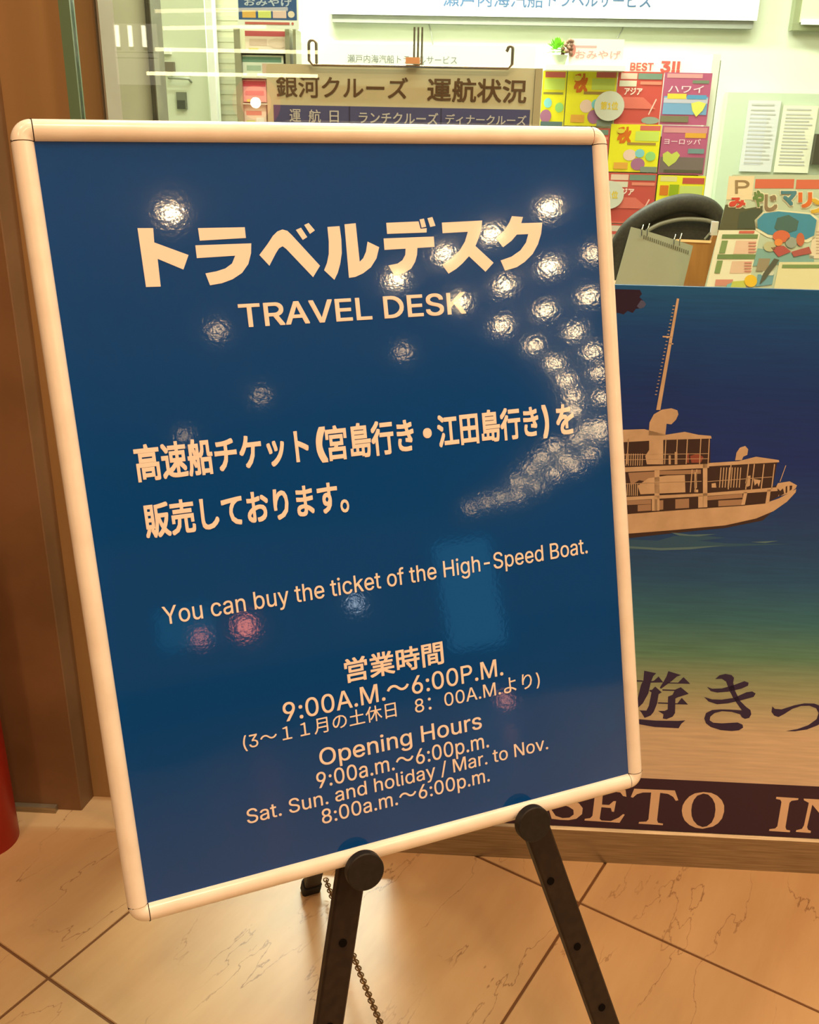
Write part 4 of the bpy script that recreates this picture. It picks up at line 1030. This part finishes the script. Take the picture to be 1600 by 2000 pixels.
F.ink((110,160,170), [(1480,536),(1512,536),(1508,556),(1476,560)], 3); F.ink((206,214,190), [(1490,530),(1512,530),(1510,538),(1486,538)], 4)
F.ink((230,228,196), rc(1404,450,1486,560,-.22), 1, 'printed_table')
F.ink((204,104,84), rc(1444,451,1474,456,-.2), 3)
F.ink((110,138,84), rc(1411,458,1481,466), 3); F.ink((110,138,84), rc(1402,497,1476,506), 3)
F.ink((126,152,92), rc(1410,470,1422,495,-.24), 3); F.ink((126,152,92), rc(1401,509,1412,534,-.24), 3)
F.ink((224,192,164), rc(1438,470,1478,496,-.22), 2); F.ink((220,190,160), rc(1430,510,1470,534,-.22), 2)
for k in range(4): F.ink((204,140,120), rc(1462,473+k*6,1477,475.5+k*6,-.2), 4); F.ink((204,140,120), rc(1454,512+k*5.5,1468,514.5+k*5.5,-.2), 4)
F.ink((204,140,120), [(1398,546),(1432,546),(1430,558),(1396,558)], 3); F.ink((190,200,90), [(1430,550),(1458,548),(1456,562),(1426,562)], 4); F.ink((120,180,180), [(1420,556),(1430,552),(1426,562),(1418,562)], 5)
F.ink((228,190,50), el(1466,549,12.5,12), 6, 'printed_spot')
F.ink((222,218,170), rc(1522,512,1700,600,-.2), 3, 'printed_table'); F.ink((122,150,90), rc(1528,517,1700,524,-.2), 4)
F.ink((226,214,182), rc(1592,430,1690,505,-.16), 2)
for k in range(8): F.ink((190,170,140), rc(1594,452+k*6,1640,454+k*6,-.1), 3)
s_, z_ = wp(1394, 446, .18)
r = shop('bulldog_clip', 'tiny pale clip on the left edge of the aquarium leaflet', 'clip', s_, .18, z_-.01)
MB().box((-.004, -.003, 0), (.006, .003, .02)).build('jaw', M_in_white, r); MB().tube([(-.004,0,.004),(-.012,-.002,-.006)], .0015, 6).build('lever', M_chrome, r)

# shop ceiling light panels
def light_panel(s, d, w, h, pw, lab):
    r = shop('ceiling_light', lab, 'ceiling light', s, d, RH-.03, 'shop ceiling lights')
    MB().box((-w/2-.02, -h/2-.02, 0), (w/2+.02, h/2+.02, .029)).build('housing', M_in_white, r)
    L_ = bpy.data.lights.new('diffuser', 'AREA'); L_.shape = 'RECTANGLE'; L_.size = w; L_.size_y = h; L_.energy = pw; L_.color = PANEL_COL
    lo = bpy.data.objects.new('diffuser', L_); COL.objects.link(lo); lo.parent = r; lo.location = (0, 0, -.004)
for s, d, k in ((-.35, 2.55, 2.5), (.9, 2.3, .75), (.9, 1.2, .35), (2.1, 2.3, .15), (-.5, 1.0, .6)):  # the last one is an unseen extra, added to brighten the beige partition
    light_panel(s, d, 1.1, .25, PANEL_W*k, 'long white ceiling light of the shop, above the view')

# unseen slim fill light, added to brighten what stands just inside the glass
r = shop('window_fill_light', 'slim white fill light added along the head of the shop window, above the view', 'ceiling light', .55, .075, RH-.03)
MB().box((-1.0, -.03, 0), (1.0, .03, .029)).build('housing', M_in_white, r)
L_ = bpy.data.lights.new('tube', 'AREA'); L_.shape = 'RECTANGLE'; L_.size = 1.9; L_.size_y = .04; L_.energy = WINDOW_FILL_W; L_.color = (.86, 1.0, .86)
lo = bpy.data.objects.new('tube', L_); COL.objects.link(lo); lo.parent = r; lo.location = (0, 0, -.004)

# ------------------------------------------------------------------ hall ceiling downlights (far ones seen mirrored in the blue print, near ones added)
far = [(1.86,-2.5,1),(3.85,-1.69,1),(3.79,-2.09,1),(3.72,-2.43,1),(3.70,-2.87,1),(4.52,-3.09,.8),(4.60,-2.72,.8),(4.66,-2.35,1),(4.78,-2.07,.4),(5.55,-2.69,.7),(5.44,-3.04,.7),(5.35,-3.42,.7),(6.27,-3.39,.6),(7.09,-3.81,.6),(6.17,-3.78,.5),(6.98,-4.2,.6),(7.79,-4.69,.6),(7.98,-4.39,.5),(8.62,-5.25,.5),(9.41,-5.85,.5),(9.21,-5.26,.5),(11.03,-6.63,.5),
 (3.05,-4.05,.18),(4.95,-4.2,.16),(4.42,-5.59,.12),(4.48,-7.11,.1),(12.29,-8.79,.4),(14.58,-10.39,.4),(11.58,-7.93,.4),(13.24,-9.03,.4),(14.21,-9.61,.4),(11.55,-7.45,.4),(13.33,-8.56,.4),(13.22,-9.84,.35),(15.74,-11.82,.35),(14.35,-11.14,.35),(16.53,-13.08,.3),(16.13,-13.23,.3),(16.13,-13.72,.25),(16.49,-14.59,.2),(11.0,-6.84,.4),(11.78,-7.19,.4)]
def downlight(x, y, k, r):
    o = empty('ceiling_downlight', 'round warm downlight in the hall ceiling, mirrored in the blue sign', 'ceiling light', (x, y, 2.93), 0, 'hall downlights')
    MB().lathe([(r*1.0,-.03),(r*1.25,-.03),(r*1.3,-.022),(r*1.3,-.0005),(r*1.0,-.0005)], 20).build('trim_ring', mat('brass_ring', (190,160,110), .3, .5, .8), o, smooth=40)
    MB().lathe([(0.0005,-.01-r*.98),(r*.38,-.01-r*.9),(r*.7,-.01-r*.69),(r*.9,-.01-r*.38),(r*.98,-.01)], 20).build('lens', emis('bulb_%.2f' % k, (1.0, .72, .38), BULB*k), o)
    return o
for x, y, k in far:
    dist = math.hypot(x, y); downlight(x, y, k, .036 + .0022*dist)
for x, y, k in ((.2,.1,1.0),(1.3,-.3,1.0),(-.9,.0,.5),(.9,.75,.7),(-.4,.75,.3),(2.2,.4,.9),(.3,-1.2,.8),(1.9,-1.2,.8),(-1.2,-1.2,.7)):  # unseen extra downlights, added for general warm light on the front
    o = empty('ceiling_downlight', 'large warm downlight added unseen in the hall ceiling near the shop front', 'ceiling light', (x, y, 2.93), 0, 'hall downlights near the front')
    MB().lathe([(.075,-.03),(.095,-.03),(.10,-.02),(.10,-.0005),(.075,-.0005)], 24).build('trim_ring', mat('brass_ring', (190,160,110), .3, .5, .8), o, smooth=40)
    L_ = bpy.data.lights.new('lamp', 'AREA'); L_.shape = 'DISK'; L_.size = .15; L_.energy = DOWNLIGHT_W*k; L_.color = DOWNLIGHT_COL
    lo = bpy.data.objects.new('lamp', L_); COL.objects.link(lo); lo.parent = o; lo.location = (0, 0, -.031)

# ------------------------------------------------------------------ lit things across the hall, seen only mirrored
def glow(name, label, cat, loc, rz, parts, group=None):
    r = empty(name, label, cat, loc, rz, group)
    for nm, mb, m in parts: mb.build(nm, m, r)
    return r
for i, (p, q_, st_, lab) in enumerate((((-2.28,-4.28,1.85),(-1.42,-4.48,1.89),8.0,'uppermost'), ((-2.24,-4.30,1.75),(-1.57,-4.47,1.78),12.0,'second'), ((-2.30,-4.29,1.62),(-1.22,-4.53,1.63),16.0,'third'), ((-2.37,-4.28,1.47),(-1.23,-4.53,1.48),22.0,'lowest'))):
    a, b = Vector(p), Vector(q_); mid = (a+b)/2
    glow('tube_light', '%s warm glass tube light mirrored as a streak in the window' % lab, 'tube light', mid, 0,
         [('tube', MB().tube([a-mid, b-mid], .012, 10), emis('amber_tube_%d' % i, (1,.80,.42), st_)), ('end_cap', MB().tube([b-mid, b-mid+(b-a).normalized()*.03], .013, 10), M_steel)], 'tube lights across the hall')
glow('tail_lamp', 'glowing red lamp with halo discs and white-hot centre mirrored in the window', 'lamp', (-1.66,-4.46,1.30), 0,
     [('housing', MB().tube([(0,0,0),(0,-.03,0)], .17, 28), emis('red_glow', (1,.10,.07), 1.5)), ('lens', MB().tube([(0,.006,0),(0,.001,0)], .11, 24), emis('red_glow2', (1,.22,.12), 4.0)), ('filament', MB().tube([(0,.012,0),(0,.002,0)], .036, 16), emis('hot_core', (1,.82,.55), 60))])  # outer discs glow in steps to build the red halo
for k, x in enumerate((-2.54,-2.45,-2.355)):
    glow('wall_lamp', ('left','middle','right')[k] + ' of three slim wall lamps mirrored behind the green glass edge', 'lamp', (x,-4.24,1.63), 0, [('shade', MB().tube([(0,0,0),(0,0,.13)], .014, 10), emis('lamp_white', (1,.92,.7), 16)), ('bracket', MB().box((-.01,-.03,-.02),(.01,.0,0)), M_steel)], 'slim wall lamps')
glow('glowing_facade', 'glowing panel for a lit facade behind the three slim wall lamps, mirrored by the window', 'wall panel', (-2.45,-4.36,1.40), 0, [('panel', MB().box((-.16,-.02,0),(.14,0,.38)), emis('facade_glow', (1,.86,.62), 1.6)), ('rail', MB().box((-.16,0,.20),(.14,.006,.206)), M_black), ('rail', MB().box((-.16,0,.165),(.14,.006,.171)), M_black)])  # panel glows by itself, the warm lit facade is put into its emission
glow('lit_panel', 'tall pale blue lit panel across the hall, mirrored faintly in the sign', 'panel', (5.8,-4.75,.3), .8, [('screen', MB().box((-.26,-.01,0),(.26,.01,1.0)), emis('blue_screen', (.10,.42,.75), 1.5)), ('frame', MB().box((-.29,-.06,-.04),(.29,-.012,1.04)), M_black)])
glow('lit_panel', 'low pale blue lit panel across the hall, mirrored at the lower left of the sign', 'panel', (3.75,-6.35,.75), .5, [('screen', MB().box((-.25,-.01,0),(.25,.01,.36)), emis('blue_screen2', (.10,.42,.70), 1.1)), ('frame', MB().box((-.28,-.06,-.04),(.28,-.012,.40)), M_black)])
for (p, rr, c, s_, lab) in (((4.15,-6.0,.85), .085, (1,.25,.14), 14, 'larger red signal lamp mirrored under the word You'), ((3.80,-6.2,.82), .055, (1,.30,.2), 10, 'smaller red signal lamp mirrored near the sign left edge'), ((4.97,-5.4,.89), .05, (.7,.85,1), 12, 'pale blue signal lamp mirrored under the word ticket'), ((3.75,-2.62,.12), .04, (1,.35,.22), 8, 'low red signal lamp mirrored beside the opening hours')):
    glow('signal_lamp', lab, 'lamp', p, 0, [('bulb', MB().lathe([(.001,-rr),(rr*.7,-rr*.7),(rr,0),(rr*.7,rr*.7),(.001,rr)], 16), emis('sig_%d' % int(p[0]*100), c, s_))])
